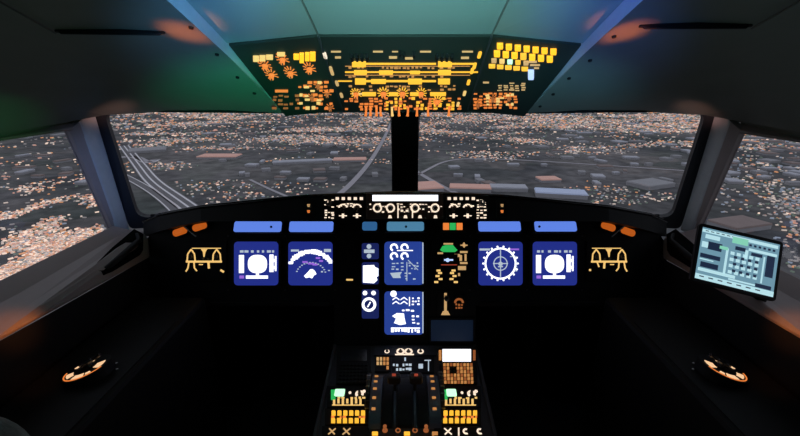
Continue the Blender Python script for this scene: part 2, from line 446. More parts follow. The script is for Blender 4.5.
# display option panels either side
for s in (-1, 1):
    def mx(x): return x if s < 0 else 2*405.3-x
    ef = thing('display_selector_panel', 'small panel of white lit push buttons just %s of the white readout' % SEAT[s], 'control panel', W(s*.2, 1.37, .02))
    m = MB(); a, b = sorted((mx(322), mx(364.5))); m.pbox(FG, a, 195.5, b, 219.5, 0, .006); m.build('faceplate', 'panel', ef, bevel=.0015)
    for k in range(5):
        x = mx(337.5+6*k)
        m = MB(); m.pbox(FF, x-2.3, 196.6, x+2.3, 200.4, 0, .004, .9); o = m.build('push_button', 'dark_grey', ef)
        m = MB(); m.pbox(FF, x-1.6, 197.2, x+1.6, 200.0, .004, .005); m.build('button_light', 'cream', o)
    for k, x0 in enumerate((343, 357)):
        x = mx(x0)
        knob(FF, x, 209.2, 2.2, .016, ef, 'black_gloss', None)
        m = MB()
        for a in range(20, 170, 24):
            t = math.radians(a); cx = x+4.0*math.cos(t); cy = 208.0-3.6*math.sin(t)
            m.pbox(FF, cx-.9, cy-.65, cx+.9, cy+.65, .0006, .0014)
        m.pbox(FF, x-4, 215.3, x+4, 216.3, .0006, .0014); m.pbox(FF, x-1.2, 213.6, x+1.2, 218, .0006, .0014)
        m.build('dial_marks', 'cream', ef)
    knob(FF, mx(329), 203, 3.0, .02, ef, 'dark_grey', 'cream')
    m = MB(); a, b = sorted((mx(324), mx(334.5))); marks(m, FF, a, 199, b, 208, 3, 4, .5); marks(m, FF, a, 209, b, 219, 3, 4, .8)
    marks(m, FF, *((336, 203, 363, 207) if s < 0 else (447, 203, 474.5, 207)), 8, 2, .45)
    m.build('legend', 'cream', ef)
    # warning lights further out
    wl = thing('warning_light_panel', 'tiny panel with two amber legends at the far %s of the lit glareshield controls' % SEAT[s], 'warning light', W(s*.33, 1.37, .03))
    x = mx(309)
    m = MB(); m.pbox(FG, x-5, 200, x+5, 217, -.002, .003); m.build('faceplate', 'panel', wl)
    for y in (205.5, 211.5):
        m = MB(); m.pbox(FG, x-2, y-2, x+2, y+2, .003, .0065, .9); o = m.build('push_button', 'dark_grey', wl)
        m = MB(); m.pbox(FG, x-1.4, y-1.3, x+1.4, y+.1, .0065, .0073); m.pbox(FG, x-1.0, y+.5, x+1.2, y+1.4, .0065, .0073); m.build('button_light', 'orange' if y > 207 else 'amber_pale', o)

# ------------------------------------------------------------------ main instrument panel
FP = Fr(W(0, 1.55, 0), V(1, 0, 0), V(0, 0, 1))
mp = thing('main_instrument_panel', 'wide black main instrument panel carrying the row of blue displays', 'instrument panel', W(0, 1.57, -.2))
m = MB()
def P(x, y): return FP.px(x, y)
m.prism(FP, [P(150, 214), P(660, 214), P(660, 262), P(640, 300), P(476, 306), P(476, 346), P(334, 346), P(334, 306), P(170, 300), P(150, 262)], -.03, 0)
m.build('panel_board', 'panel', mp, bevel=.003)
for s in (-1, 1):
    m = MB()
    a = 405+s*75; b = 405+s*250
    x0, x1 = sorted((a, b)); m.pbox(FP, x0, 301, x1, 306, -.03, .01); m.build('lower_rim', 'black_gloss', mp, bevel=.003)
# screws on the panel
for (x, y) in ((228, 236), (285, 236), (335, 236), (228, 290), (285, 290), (335, 290), (470, 236), (527, 236), (582, 236), (470, 290), (527, 290), (582, 290)):
    m = MB(); pdisc(m, FP, x, y, .9, 0, .0015, 8); m.build('screw', 'dark_grey', mp)

def display(label, x0, y0, x1, y1, scr='scr_blue', name='display_unit', r=.018):
    a0, b1 = FP.px(x0, y0); a1, b0 = FP.px(x1, y1)
    root = thing(name, label, 'display', FP.at((a0+a1)/2, (b0+b1)/2, 0))
    m = MB(); m.rrect(FP, a0-.012, a1+.012, b0-.012, b1+.012, r, .0, .008, 5, .985); m.build('bezel', 'black', root)
    m = MB(); m.rrect(FP, a0, a1, b0, b1, r*.8, .008, .009, 5); m.build('screen', scr, root)
    return root
FS = FP.off(.009)
def pfd(label, x0):
    r = display(label, x0, 241.5, x0+44, 285)
    m = MB(); cx = x0+22.5; cy = 264
    a, b = FS.px(cx, cy); k = FS.px(cx+1, cy)[0]-a
    pts = [(a+9.6*k*math.copysign(abs(math.cos(t))**.8, math.cos(t)), b+9.2*k*math.copysign(abs(math.sin(t))**.8, math.sin(t))) for t in [2*math.pi*q/24 for q in range(24)]]
    m.prism(FS, pts, 0, .0008); m.build('attitude_display', 'white', r)
    m = MB(); m.pbox(FS, x0+4, 255, x0+9, 273, 0, .0008); m.build('speed_tape', 'white', r)
    m = MB(); m.pbox(FS, x0+34.5, 254.5, x0+38.5, 272, 0, .0008); m.pbox(FS, x0+39.8, 256, x0+41.5, 271, 0, .0008)
    m.pbox(FS, x0+38.5, 259, x0+39.8, 262, 0, .0008); m.pbox(FS, x0+38.5, 266, x0+39.8, 269, 0, .0008); m.build('altitude_tape', 'white', r)
    m = MB(); m.pbox(FS, x0+11, 275.5, x0+33, 278.6, 0, .0008); m.pbox(FS, x0+21, 273.2, x0+24, 275.5, 0, .0008); m.build('heading_scale', 'white', r)
    m = MB()
    for q in (5, 9.5, 16, 22, 27, 32, 37): m.pbox(FS, x0+q, 250.3, x0+q+rnd.uniform(1.6, 4), 252.6, 0, .0008)
    m.build('mode_text', 'white_dim', r)
    m = MB(); m.pbox(FS, x0+4.5, 275.5, x0+9, 278.5, 0, .0008); m.build('setting_text', 'violet', r)
    return r
pfd('blue primary flight display with white attitude disc, far left of the display row', 235)
pfd('blue primary flight display with white attitude disc, far right of the display row', 532)
# navigation display, left: arc mode
r = display('blue navigation display in arc mode, right beside the leftmost display', 289, 241.5, 333, 285)
m = MB(); rg = random.Random(3)
for k in range(26):
    t = math.radians(158 - k*5.3); cx = 311+24*math.cos(t); cy = 276-24.5*math.sin(t)
    w = rg.uniform(1.2, 2.8); h = rg.uniform(1.2, 2.4)
    if 290 < cx < 331: m.pbox(FS, cx-w, cy-h, min(332.4, cx+w), cy+h, 0, .0008)
m.build('compass_arc', 'white', r)
m = MB()
for k in range(14):
    t = math.radians(160 - k*11); cx = 311+15*math.cos(t); cy = 276-13.5*math.sin(t)
    m.pbox(FS, cx-.8, cy-.5, cx+.8, cy+.5, 0, .0008)
m.pbox(FS, 291, 249.5, 299, 251.5, 0, .0008); m.pbox(FS, 324, 249, 331, 252, 0, .0008); m.pbox(FS, 328, 270, 330, 271, 0, .0008); m.pbox(FS, 321, 271, 323, 272.4, 0, .0008)
m.build('range_ring', 'white_dim', r)
m = MB()
for q, w in (((305, 262), 2.6), ((311, 263.5), 3), ((315, 264.5), 2.5), ((321, 261), 2), ((318, 258), 2.2)): m.pbox(FS, q[0]-w, q[1]-.9, q[0]+w, q[1]+.9, 0, .0009)
m.build('route_line', 'violet', r)
m = MB()
m.prism(FS, [FS.px(*p) for p in ((304, 276), (308, 272), (310, 269.5), (312.5, 269), (315, 271), (316.5, 274), (314, 275.5), (312, 278.5), (309.5, 277.3), (306, 278))], 0, .0009)
m.build('aircraft_symbol', 'white', r)
# navigation display, right: rose
r = display('blue navigation display with a white compass rose, first display right of the gear panel', 478, 241.5, 522, 285)
m = MB(); pring(m, FS, 500.5, 263.5, 14.2, 16.0, 0, .0008, n=36)
for k in range(18):
    t = math.radians(k*20); cx = 500.5+17.3*math.cos(t); cy = 263.5-17*math.sin(t)
    pdisc(m, FS, cx, min(280, cy), 1.1, 0, .0008, 6)
m.build('compass_rose', 'white', r)
m = MB(); pring(m, FS, 500.5, 263.5, 6.2, 7.2, 0, .0008, n=24)
m.pbox(FS, 500, 250, 501, 277, 0, .0008); m.pbox(FS, 493, 263, 508, 264, 0, .0008); pdisc(m, FS, 500.5, 263.8, 2.2, 0, .0009)
m.pbox(FS, 498, 266, 503, 267.2, 0, .0009); m.build('course_needle', 'white_dim', r)
m = MB(); m.pbox(FS, 479.5, 248.5, 490, 250.5, 0, .0008); m.pbox(FS, 510, 256, 516, 257, 0, .0008)
for y in (258, 262, 266, 270): m.pbox(FS, 515, y, 517, y+1.4, 0, .0008)
m.build('data_text', 'white_dim', r)
m = MB(); m.pbox(FS, 510, 248.5, 519, 250.2, 0, .0008); m.build('waypoint_text', 'violet', r)

# engine displays
r = display('upper centre blue engine display with round gauges', 384.5, 241.5, 423.5, 284.5, 'scr_blue2')
m = MB()
for cx in (394, 404.5):
    for cy in (247.5, 256.2): pring(m, FS, cx, cy, 2.2, 4.1, 0, .0008, -20, 250, 14)
m.pbox(FS, 397, 250, 413, 251, 0, .0008)
m.build('engine_gauges', 'white', r)
m = MB(); marks(m, FS, 391, 262, 404, 271, 3, 3, .9, (.3, .5), (0, .0008)); marks(m, FS, 408, 259, 419, 270, 4, 4, .55, (.3, .6), (0, .0008))
m.line(FS, FS.px(408, 260), FS.px(418, 270), .003, 0, .0008)
m.prism(FS, [FS.px(390, 273), FS.px(402, 272), FS.px(400, 275), FS.px(401, 278), FS.px(393, 278)], 0, .0008)
marks(m, FS, 404, 272, 420, 280, 4, 3, .5, (.3, .5), (0, .0008)); m.pbox(FS, 406.5, 262, 407.3, 281, 0, .0008)
m.build('status_text', 'white_dim', r)
m = MB(); m.pbox(FS, 422.3, 242.5, 423.4, 283.5, 0, .001); m.build('edge_line', 'white_dim', r)
r = display('lower centre blue systems display, directly beneath the engine display', 384.5, 291, 423.5, 334, 'scr_blue2')
m = MB(); pdisc(m, FS, 393.5, 293.8, 3.2, 0, .0008)
for cx in (396, 404):
    for cy in (298, 302): m.prism(FS, [FS.px(cx-3.5, cy+1.3), FS.px(cx, cy-1.2), FS.px(cx+3.5, cy+1.3), FS.px(cx+3.5, cy+2.4), FS.px(cx, cy), FS.px(cx-3.5, cy+2.4)], 0, .0008)
m.pbox(FS, 409, 297, 410, 306, 0, .0008); marks(m, FS, 411.5, 296.5, 420, 306, 3, 3, .8, (.4, .6), (0, .0008))
marks(m, FS, 391, 309, 420, 312, 6, 1, .6, (.4, .6), (0, .0008))
m.prism(FS, [FS.px(*p) for p in ((392, 316), (397, 313), (404, 313.5), (404.5, 318), (406, 324), (400, 325), (394, 323), (396, 318.5))], 0, .0008)
marks(m, FS, 411, 314, 420, 325, 2, 3, .8, (.3, .5), (0, .0008))
m.pbox(FS, 391, 327.5, 420, 328.6, 0, .0008); marks(m, FS, 391, 328, 420, 333, 9, 1, .95, (.5, .9), (0, .0008))
m.build('system_page', 'white', r)
m = MB(); m.pbox(FS, 422.3, 292, 423.4, 333, 0, .001); m.build('edge_line', 'white_dim', r)

# standby column
for nm, lab, y0, y1 in (('standby_indicator', 'small dark blue standby indicator, topmost of the three beside the engine display', 243, 259),
                        ('standby_indicator', 'small standby indicator glowing solid white, middle one of the column of three', 262, 284),
                        ('standby_indicator', 'small standby compass with white ring, lowest of the column of three', 289, 318)):
    r = display(lab, 362, y0, 379, y1, 'scr_side', nm, .010)
    m = MB()
    if y0 == 243:
        pdisc(m, FS, 369, 246.5, 2.4, 0, .0008); m.pbox(FS, 364, 249.5, 374.5, 253, 0, .0008); pdisc(m, FS, 369, 256, 2.4, 0, .0008, 8)
        m.build('horizon_symbol', 'white_dim', r)
    elif y0 == 262:
        m.prism(FS, [FS.px(*p) for p in ((363, 265.5), (374, 265), (375, 267), (378.4, 268.5), (378.4, 276), (376.5, 277), (377.5, 280), (374, 283.3), (363, 282.5))], 0, .0008)
        m.build('attitude_display', 'white', r)
    else:
        pring(m, FS, 369, 304.5, 4.6, 7.2, 0, .0008, n=22); pdisc(m, FS, 365, 293, 2.3, 0, .0008); pdisc(m, FS, 373.5, 293, 2.3, 0, .0008)
        m.line(FS, FS.px(367.5, 307), FS.px(370.5, 302), .005, 0, .0008); m.build('compass_ring', 'white', r)

# centre gear / brake panels
gp = thing('gear_control_unit', 'black landing gear panel with green and amber lit indicators beside the engine display', 'control panel', FP.at(.17, -.2, 0))
m = MB(); m.pbox(FP, 431, 240, 470, 289, 0, .005); m.build('faceplate', 'panel', gp, bevel=.001)
FQ = FP.off(.005)
m = MB(); m.prism(FQ, [FQ.px(*p) for p in ((440, 250), (442.5, 246), (446, 245), (453, 245), (455, 247.5), (457.5, 250), (455, 252), (443, 252))], .0006, .002); o = m.build('gear_indicator', 'green', gp); o['label'] = 'green lit gear indicator'
m = MB(); m.pbox(FQ, 443.5, 243, 453, 244.6, .0006, .0014); m.pbox(FQ, 437.5, 252.3, 443, 254, .0006, .0014); m.pbox(FQ, 454, 254, 460, 257, .0006, .0014)
m.prism(FQ, [FQ.px(*p) for p in ((462, 245), (464, 242), (466, 245.5), (464, 248))], .0006, .0014); m.pbox(FQ, 460.5, 244.6, 467.5, 245.8, .0006, .0014)
for (a, b, c, d) in ((460, 251, 467.5, 253), (459.5, 255, 462, 261), (464.5, 254, 466.5, 261), (460, 262, 467.5, 264), (458, 266, 466, 270)): m.pbox(FQ, a, b, c, d, .0006, .0014)
m.pbox(FQ, 458, 273, 460, 276, .0006, .0014)
m.build('legend', 'amber_pale', gp)
m = MB(); m.pbox(FQ, 442, 254, 458, 263, 0, .004, .92); b_ = m.build('selector_window', 'black', gp)
m = MB(); pdisc(m, FQ, 447.5, 260, 2.0, .004, .005, 10); m.pbox(FQ, 444, 259, 453, 260.6, .004, .0048); m.build('indicator_light', 'ice', b_)
m = MB(); m.pbox(FQ, 441, 264.3, 457, 265.3, .0006, .0014); m.build('legend_line', 'red_dim', gp)
m = MB()
for sx in (-1, 1):
    for (dx, y) in ((7.5, 270.5), (6, 273), (8.5, 276), (5.5, 279), (9.8, 282)):
        cx = 446+sx*dx; m.pbox(FQ, cx-2, y-1, cx+2, y+1, .0006, .0014)
m.build('pressure_marks', 'amber_text', gp)
gl = thing('landing_gear_lever', 'landing gear lever in a lit vertical slot under the gear panel', 'lever', FP.at(.16, -.33, 0))
m = MB(); m.pbox(FP, 437, 291, 453, 316, 0, .004); m.build('slot_plate', 'panel', gl)
m = MB(); m.pbox(FQ, 444.2, 293, 446.8, 311, -.001, .0012); m.prism(FQ, [FQ.px(*p) for p in ((441, 315), (450, 315), (448, 311), (443, 311))], -.001, .0012); m.build('slot_marking', 'amber_pale', gl)
m = MB(); a, b = FQ.px(445.5, 296); m.box(FQ, a-.004, a+.004, b-.004, b+.004, 0, .045); st = m.build('lever_arm', 'metal', gl)
m = MB(); m.lathe(Fr(FQ.at(a, b, .05), FQ.x, FQ.y), 0, 0, [(.004, -.006), (.010, -.004), (.010, .006), (.005, .009)], 14); m.build('lever_knob', 'dark_grey', gl)
ck = thing('clock', 'tiny round instrument with a dim red ring right of the gear lever', 'clock', FP.at(.21, -.33, 0))
m = MB(); pdisc(m, FP, 459, 303, 7.5, 0, .006, 20); m.build('case', 'black', ck)
m = MB(); pring(m, FP.off(.006), 459, 303, 2.8, 5, 0, .001, 0, 180, 14); marks(m, FP.off(.006), 455, 303, 463, 309, 3, 2, .8, (.4, .7), (0, .001)); m.build('dial_ring', 'orange_dim', ck)
bs = thing('blank_screen', 'faintly glowing slate blue screen under the gear lever, above the pedestal', 'screen', FP.at(.16, -.43, 0))
m = MB(); m.pbox(FP, 429, 318, 475, 343, 0, .006); m.build('bezel', 'black', bs)
m = MB(); m.pbox(FP.off(.006), 431, 320, 473, 341, 0, .001); m.build('screen', mat('dim_screen', (0.02, 0.03, 0.05), .3, emit=(0.006, 0.014, 0.035), es=.45).name, bs)  # material carries a faint blue emission
sw = thing('rocker_switch', 'little amber lit switch left of the standby column', 'switch', FP.at(-.2, -.24, 0))
m = MB(); m.pbox(FP, 344, 275, 355, 284, 0, .004); m.build('switch_plate', 'panel', sw)
m = MB(); m.pbox(FP.off(.004), 346.3, 278.9, 353, 280.6, .0, .001); m.build('legend', 'amber_text', sw)
for i, (x, y) in enumerate(((349.5, 246), (349.5, 260), (349.5, 296))):
    pass

# outer lit switch panels (mirrored)
for s in (-1, 1):
    def mx(x): return x if s < 0 else 810.0-x+3
    def bx(m, a, b, c, d):
        p, q = sorted((mx(a), mx(c))); m.pbox(FQ, p, b, q, d, .0, .0012)
    r = thing('lighting_switch_panel', 'black switch panel with yellow outlined legends at the %s end of the main panel' % SEAT[s], 'control panel', FP.at(s*.8, -.16, 0))
    m = MB(); a, b = sorted((mx(181), mx(227))); m.pbox(FP, a, 241, b, 281, 0, .005); m.build('faceplate', 'panel', r, bevel=.001)
    m = MB(); bx(m, 192, 247.8, 221, 248.7); bx(m, 186, 260.6, 222, 262.6)
    def ln(p, q, w=.0052): m.line(FQ, FQ.px(mx(p[0]), p[1]), FQ.px(mx(q[0]), q[1]), w, 0, .0012)
    for cx in (191.2, 216.8):
        ln((cx-4, 261), (cx-3.4, 254)); ln((cx-3.4, 254), (cx, 249.3)); ln((cx, 249.3), (cx+3.4, 254)); ln((cx+3.4, 254), (cx+4, 261))
    m.prism(FQ, [FQ.px(mx(x), y) for x, y in ((201, 249), (207.5, 249), (205.5, 252), (204.5, 257), (203.5, 257), (203, 252))], 0, .0012)
    ln((189, 262), (188, 268)); ln((188, 268), (186, 271.5)); ln((194, 262), (194.5, 268)); ln((194.5, 268), (197, 271)); ln((208.5, 262), (209, 268.5), .008); bx(m, 199, 264, 203, 265)
    if s < 0: ln((220.5, 270), (224, 272), .008)
    else:
        ln((216, 262), (214, 267)); bx(m, 222, 269, 224, 271)
    m.build('legend', 'amber_text', r)
    for cx in (191.2, 216.8): knob(FQ, mx(cx), 256.5, 1.9, .012, r, 'dark_grey', None)
    for cx in (204, 209): 
        m = MB(); x = mx(cx); a, b = FQ.px(x, 259); m.tube([FQ.at(a, b, 0), FQ.at(a, b+.004, .014)], [.0025, .0035], 8); m.build('toggle_switch', 'metal' if 0 else 'dark_grey', r)

# panel bands under the glareshield; their floodlit glow is put in as emission
FB = Fr(W(0, 1.53, 0), V(1, 0, 0), V(0, .35, 1))
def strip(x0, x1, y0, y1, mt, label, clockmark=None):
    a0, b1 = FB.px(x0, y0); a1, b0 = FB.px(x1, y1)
    r = thing('floodlit_band', label, 'panel band', FB.at((a0+a1)/2, (b0+b1)/2, 0))
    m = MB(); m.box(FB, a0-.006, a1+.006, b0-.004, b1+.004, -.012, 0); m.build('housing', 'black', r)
    m = MB(); m.rrect(FB, a0, a1, b0, b1, .008, 0, .003); m.build('glow_face', mt, r)
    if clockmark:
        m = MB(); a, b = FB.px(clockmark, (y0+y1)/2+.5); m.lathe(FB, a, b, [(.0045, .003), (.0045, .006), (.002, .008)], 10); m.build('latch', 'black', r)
strip(235, 281, 221.5, 232, 'blue_lit_band', 'blue floodlit panel band above the leftmost flight display', 271.5)
strip(290, 333, 221.5, 232, 'blue_lit_band', 'blue floodlit panel band above the arc navigation display')
strip(478, 521, 221.5, 231.5, 'blue_lit_band', 'blue floodlit panel band above the compass rose display')
strip(534, 577, 221.5, 231.5, 'blue_lit_band', 'blue floodlit panel band above the rightmost flight display', 539)
strip(362.5, 377, 222, 230.5, 'blue_lit_band2', 'short dim blue floodlit panel band above the standby column')
strip(387, 424, 222, 231, 'teal_lit_band', 'pale teal floodlit panel band above the upper centre display', 406)
an = thing('annunciator_panel', 'three little orange and green lit caption windows above the gear panel', 'indicator', FB.at(.18, -.02, 0))
m = MB(); m.pbox(FB, 440, 221.5, 466.5, 232, -.005, .001); m.build('faceplate', 'panel', an)
for x, mt in ((446, 'orange'), (452.7, 'green'), (459.5, 'orange')):
    m = MB(); m.pbox(FB, x-3, 223, x+3, 230, .001, .003, .9); m.build('caption_light', mt, an)

# amber reflections under the glareshield ends, modelled as glowing domes
for s in (-1, 1):
    for (x, y, rr, lab) in ((182.5, 231.5, 4.2, 'outer, lower one of the two'), (202, 226.5, 4.6, 'inner, upper one of the two')):
        X = x if s < 0 else 808-x
        r = thing('amber_reflection', 'small amber reflection patch under the %s end of the glareshield, %s' % (SEAT[s], lab), 'reflection', FP.at(*FP.px(X, y), .02))
        t = Fr(FP.at(*FP.px(X, y), .0), (FP.x*1.0+FP.y*.35*s*-1), FP.y)
        m = MB(); m.rrect(t, -.034, .034, -.017, .017, .014, 0, .018); m.build('housing', 'black', r)
        m = MB(); m.rrect(t, -.029, .029, -.0135, .0135, .0125, .018, .026, 5, .5); m.build('lens', 'orange_reflection', r)  # glowing dome in place of a reflection, not a lamp lens
    X = 192 if s < 0 else 808-192
    p0 = FP.at(*FP.px(X-s*-1*6, 222), .05); p1 = FP.at(*FP.px(X+s*-1*10, 236), .045)
    t = tag(MB().tube([p0, p1], .0025, 8).build('pale_rod', 'pillar'), 'thin pale rod slanting across the amber reflections at the %s end of the panel' % SEAT[s], 'rod')  # the rod's pale colour carries a slanting highlight streak

# ------------------------------------------------------------------ overhead panel
A_ = W(-.2175, 1.0, .455); B_ = W(-.2175, 1.4, .371)
FO = Fr(W(0, 1.0, .455), V(1, 0, 0), V(0, -.4, .084))       # normal points down at the viewer
assert FO.z.dot(CAM-FO.o) > 0
def ohf(s):
    o = W(s*.2175, 1.0, .455); e = W(s*.4425, 1.0, .4325); f = W(s*.2175, 1.4, .371)
    ex = (e-o) if s > 0 else (o-e)
    fr = Fr(o, ex, o-f)
    return fr
FL, FRt = ohf(-1), ohf(1)
oh = {}
root = thing('overhead_console', 'central overhead panel with rows of yellow backlit legends and switches', 'control panel', FO.at(0, -.2, 0))
m = MB(); m.box(FO, -.215, .215, -.408, -.002, -.02, 0); m.build('faceplate', 'oh_panel', root, bevel=.002)
for x in (-.2165, .2165):
    m = MB(); m.box(FO, x-.0025, x+.0025, -.408, -.002, -.01, .003); m.build('edge_rail', 'dark_grey', root)
FO2 = FO
def lit(name, mt, root, fr, boxes, z=(.0005, .0018)):
    m = MB()
    for b in boxes: m.pbox(fr, *b, *z)
    return m.build(name, mt, root)
# small captions near the aft edge
for q_ in [(331, 50.6, 341, 52), (335, 56.2, 341, 58), (373, 50.6, 383, 52), (389, 56, 397, 58.2), (420, 50.6, 431, 52), (405, 57, 413, 59), (462, 50.6, 473, 52), (461, 56.5, 469, 58.5), (392, 50.8, 398, 51.8)]: lit('caption', 'amber_pale', root, FO, [q_])
for x in (352, 357, 362, 367, 437, 442, 447, 452):
    m = MB(); a, b = FO.px(x, 56); m.box(FO, a-.004, a+.004, b-.012, b+.012, 0, .012, .8); m.build('switch_guard', 'black', root)
for (cx, cy) in ((400, 52), (404, 53), (414, 53)):
    m = MB(); a, b = FO.px(cx, cy); m.box(FO, a-.004, a+.004, b-.008, b+.008, 0, .012, .8); m.build('switch_guard', 'black', root)
# long yellow rows
rows_ = [(63.5, [(352, 366, 4.6), (438, 452, 4.6)], [(366, 436, 1.6), (452, 474, 1.5)]),
         (71.8, [(354, 367, 3.4), (379, 393, 3), (438, 451, 4.0), (410, 420, 2.2)], [(345, 478, 1.2)]),
         (80.8, [(355, 366, 5.0), (371, 386, 3.4), (408, 422, 4.5), (438, 450, 4.6)], [(355, 436, 1.8), (338, 352, 1.0)]),
         (93.5, [(362, 376, 2.8), (389, 398, 2.6), (410, 422, 2.4), (430, 446, 2.6)], [(352, 366, 1.4)])]
for y, hot, thin in rows_:
    for (a, b, h) in hot:
        m = MB(); m.pbox(FO, a, y-h/2, b, y+h/2, .0, .005, .96); o = m.build('push_button', 'yellow', root)
    lit('legend', 'yellow' if y < 90 else 'amber_text', root, FO, [(a, y-h/2, b, y+h/2) for a, b, h in thin])
rg = random.Random(11)
m = MB()
for y in (67.5, 76.3, 86, 89.5): marks(m, FO, 348, y-1.5, 456, y+1.5, 26, 1, .55, (.35, .6), (.0005, .0016), rg=rg)
m.build('legend', 'amber_soft', root)
m = MB()
for y in (66, 75): m.pbox(FO, 345, y-.3, 470, y+.3, .0005, .0012)
m.build('legend', 'amber_soft', root)
def starknob(fr, px, py, r, root, mt='orange', hub='orange_dim', n=9, h=.016, a0=-30, a1=210):
    a, b = fr.px(px, py); k = fr.px(px+1, py)[0]-a
    m = MB()
    for q in range(n):
        t = math.radians(a0+(a1-a0)*q/(n-1))
        m.line(fr, (a+r*k*.62*math.cos(t), b+r*k*.62*math.sin(t)*1.9), (a+r*k*1.25*math.cos(t), b+r*k*1.25*math.sin(t)*1.9), r*k*.22, .0005, .0016)
    m.build('dial_marks', mt, root)
    m = MB(); m.lathe(fr, a, b, [(r*k*.62, 0.001), (r*k*.62, h*.3), (r*k*.5, h*.35), (r*k*.42, h)], 14); o = m.build('knob', hub, root)
    m = MB(); m.box(fr, a-r*k*.1, a+r*k*.1, b-r*k*.4, b+r*k*.4, h, h+.003); m.build('grip', 'dark_grey', o)
for (x, y, r) in ((356, 93.5, 4.5), (383.5, 93, 5), (402.5, 93, 5), (421, 93, 4.6), (437, 101, 4.8)):
    starknob(FO, x, y, r, root, 'yellow', 'orange')
m = MB(); m2 = MB()
marks(m, FO, 344, 97, 462, 110, 24, 5, .5, (.35, .75), (.0005, .0018), rg=rg); m.build('legend', 'orange', root)
marks(m2, FO, 385, 97, 455, 110, 16, 4, .5, (.4, .8), (.0005, .002), rg=rg); m2.build('legend', 'yellow', root)
# toggle levers hanging at the front edge, seen against the window
for x in (366, 370.5, 376.5, 380.5, 392, 399, 408, 417, 428, 449):
    a, b = FO.px(x, 107); m = MB()
    m.tube([FO.at(a, b, 0), FO.at(a, b-.004, .016), FO.at(a+rg.uniform(-.002, .002), b-.008, .030)], [.004, .0035, .005], 8)
    m.build('toggle_switch', 'orange' if x != 392 else 'amber_text', root)
m = MB()
# columns of small lights on the dividers
for (x, y) in ((325, 55), (331, 69), (332, 72), (337, 83), (341.5, 95)):
    m = MB(); a, b = FO.px(x, y); m.rrect(FO, a-.0045, a+.0045, b-.014, b+.014, .004, 0, .003); m.build('divider_light', 'amber_pale' if y > 60 else 'cream', root)
for (x, y) in ((479.5, 54.5), (474.5, 65.5), (472, 70.5), (468.5, 82), (464.5, 93), (458, 104)):
    m = MB(); a, b = FO.px(x, y); m.rrect(FO, a-.0045, a+.0045, b-.014, b+.014, .004, 0, .003); m.build('divider_light', 'yellow' if y < 90 else 'amber_text', root)

# left overhead wing
root = thing('overhead_side_panel', 'left overhead panel with five orange star-shaped knobs and yellow keys', 'control panel', FL.at(-.1, -.2, 0))
def wing(fr, s):
    m = MB()
    x1, x0 = (-.003, -.2255) if s < 0 else (.2255, .003)
    pts = [(x0, -.002), (x1, -.002), (x1, -.4), (x0+.018*1, -.4)] if s < 0 else [(x0, -.002), (x1, -.002), (x1-.018, -.4), (x0, -.4)]
    m.prism(fr, pts, -.02, 0); return m
wing(FL, -1).build('faceplate', 'oh_panel', root, bevel=.002)
for (x, y) in ((271.5, 74.5), (290.5, 72.5), (309.5, 68.5), (265, 65), (282.5, 59)): starknob(FL, x, y, 5.0, root, 'orange', 'orange', 9)
for (a, b, c, d) in ((253, 55.5, 259, 60.5), (259.5, 55, 265.5, 60), (266, 54.5, 273, 58.5), (277, 52, 285, 55), (293.5, 53.5, 299, 58.5), (299.5, 52.5, 304, 62), (305, 52, 309.5, 60), (310, 51.5, 315.5, 60)):
    m = MB(); m.pbox(FL, a, b, c, d, 0, .005, .92); m.build('push_button', 'yellow_hot' if a > 290 else 'amber_text', root)
m = MB(); m.pbox(FL, 275, 89.5, 288, 92, .0005, .0016); marks(m, FL, 297, 80, 334, 110, 7, 7, .45, (.3, .65), (.0005, .0018), rg=rg); m.build('legend', 'orange', root)
m = MB(); marks(m, FL, 298, 80, 322, 110, 4, 7, .5, (.35, .75), (.0005, .002), rg=rg); m.build('legend', 'amber_text', root)
m = MB(); marks(m, FL, 272, 94, 300, 110, 5, 4, .4, (.3, .6), (.0005, .0012), rg=rg); m.build('legend', 'orange_dim', root)
for (x, y) in ((318, 85), (327, 93), (312, 97), (330, 107)): starknob(FL, x, y, 3.4, root, 'orange', 'orange_dim', 6)
# right overhead wing
root = thing('overhead_side_panel', 'right overhead panel with three rows of bright yellow keys and one pale blue switch', 'control panel', FRt.at(.1, -.2, 0))
wing(FRt, 1).build('faceplate', 'oh_panel', root, bevel=.002)
for k in range(7):
    x = 500+8.9*k; y = 45.3+.95*k
    m = MB(); m.pbox(FRt, x-3.1, y-2.6, x+3.1, y+2.6, 0, .006, .85); m.build('push_button', 'yellow_hot', root)
    x = 497+8.8*k; y = 53+.9*k
    m = MB(); m.pbox(FRt, x-3.1, y-2.8, x+3.1, y+2.8, 0, .006, .85); m.build('push_button', 'yellow_hot' if k != 3 else 'yellow', root)
    if k < 5:
        x = 494+8.0*k; y = 60+.6*k
        m = MB(); m.pbox(FRt, x-2.6, y-1.8, x+2.6, y+1.8, 0, .005, .9); m.build('push_button', ('amber_pale', 'amber_text', 'green_white', 'yellow', 'amber_pale')[k], root)
        x = 492+8.2*k; y = 65.5+.7*k
        m = MB(); m.pbox(FRt, x-3.3, y-1.6, x+3.3, y+1.6, 0, .005, .9); m.build('push_button', 'yellow', root)
lit('legend', 'amber_pale', root, FRt, [(527, 60.5, 537, 62.5), (530, 64, 540, 65.5), (534, 67, 539, 68.5)])
m = MB(); m.pbox(FRt, 528, 69.5, 534, 77.5, 0, .01, .85); o = m.build('rocker_switch', 'ice', root); o['label'] = 'pale blue lit switch'
m = MB(); m.pbox(FRt, 483, 81.5, 489, 83, .0005, .0016); marks(m, FRt, 497, 82, 526, 91, 5, 4, .6, (.3, .5), (.0005, .0016), rg=rg); m.build('legend', 'amber_pale', root)
m = MB(); marks(m, FRt, 473, 92, 518, 109, 9, 6, .6, (.35, .7), (.0005, .0018), rg=rg); m.build('legend', 'orange', root)
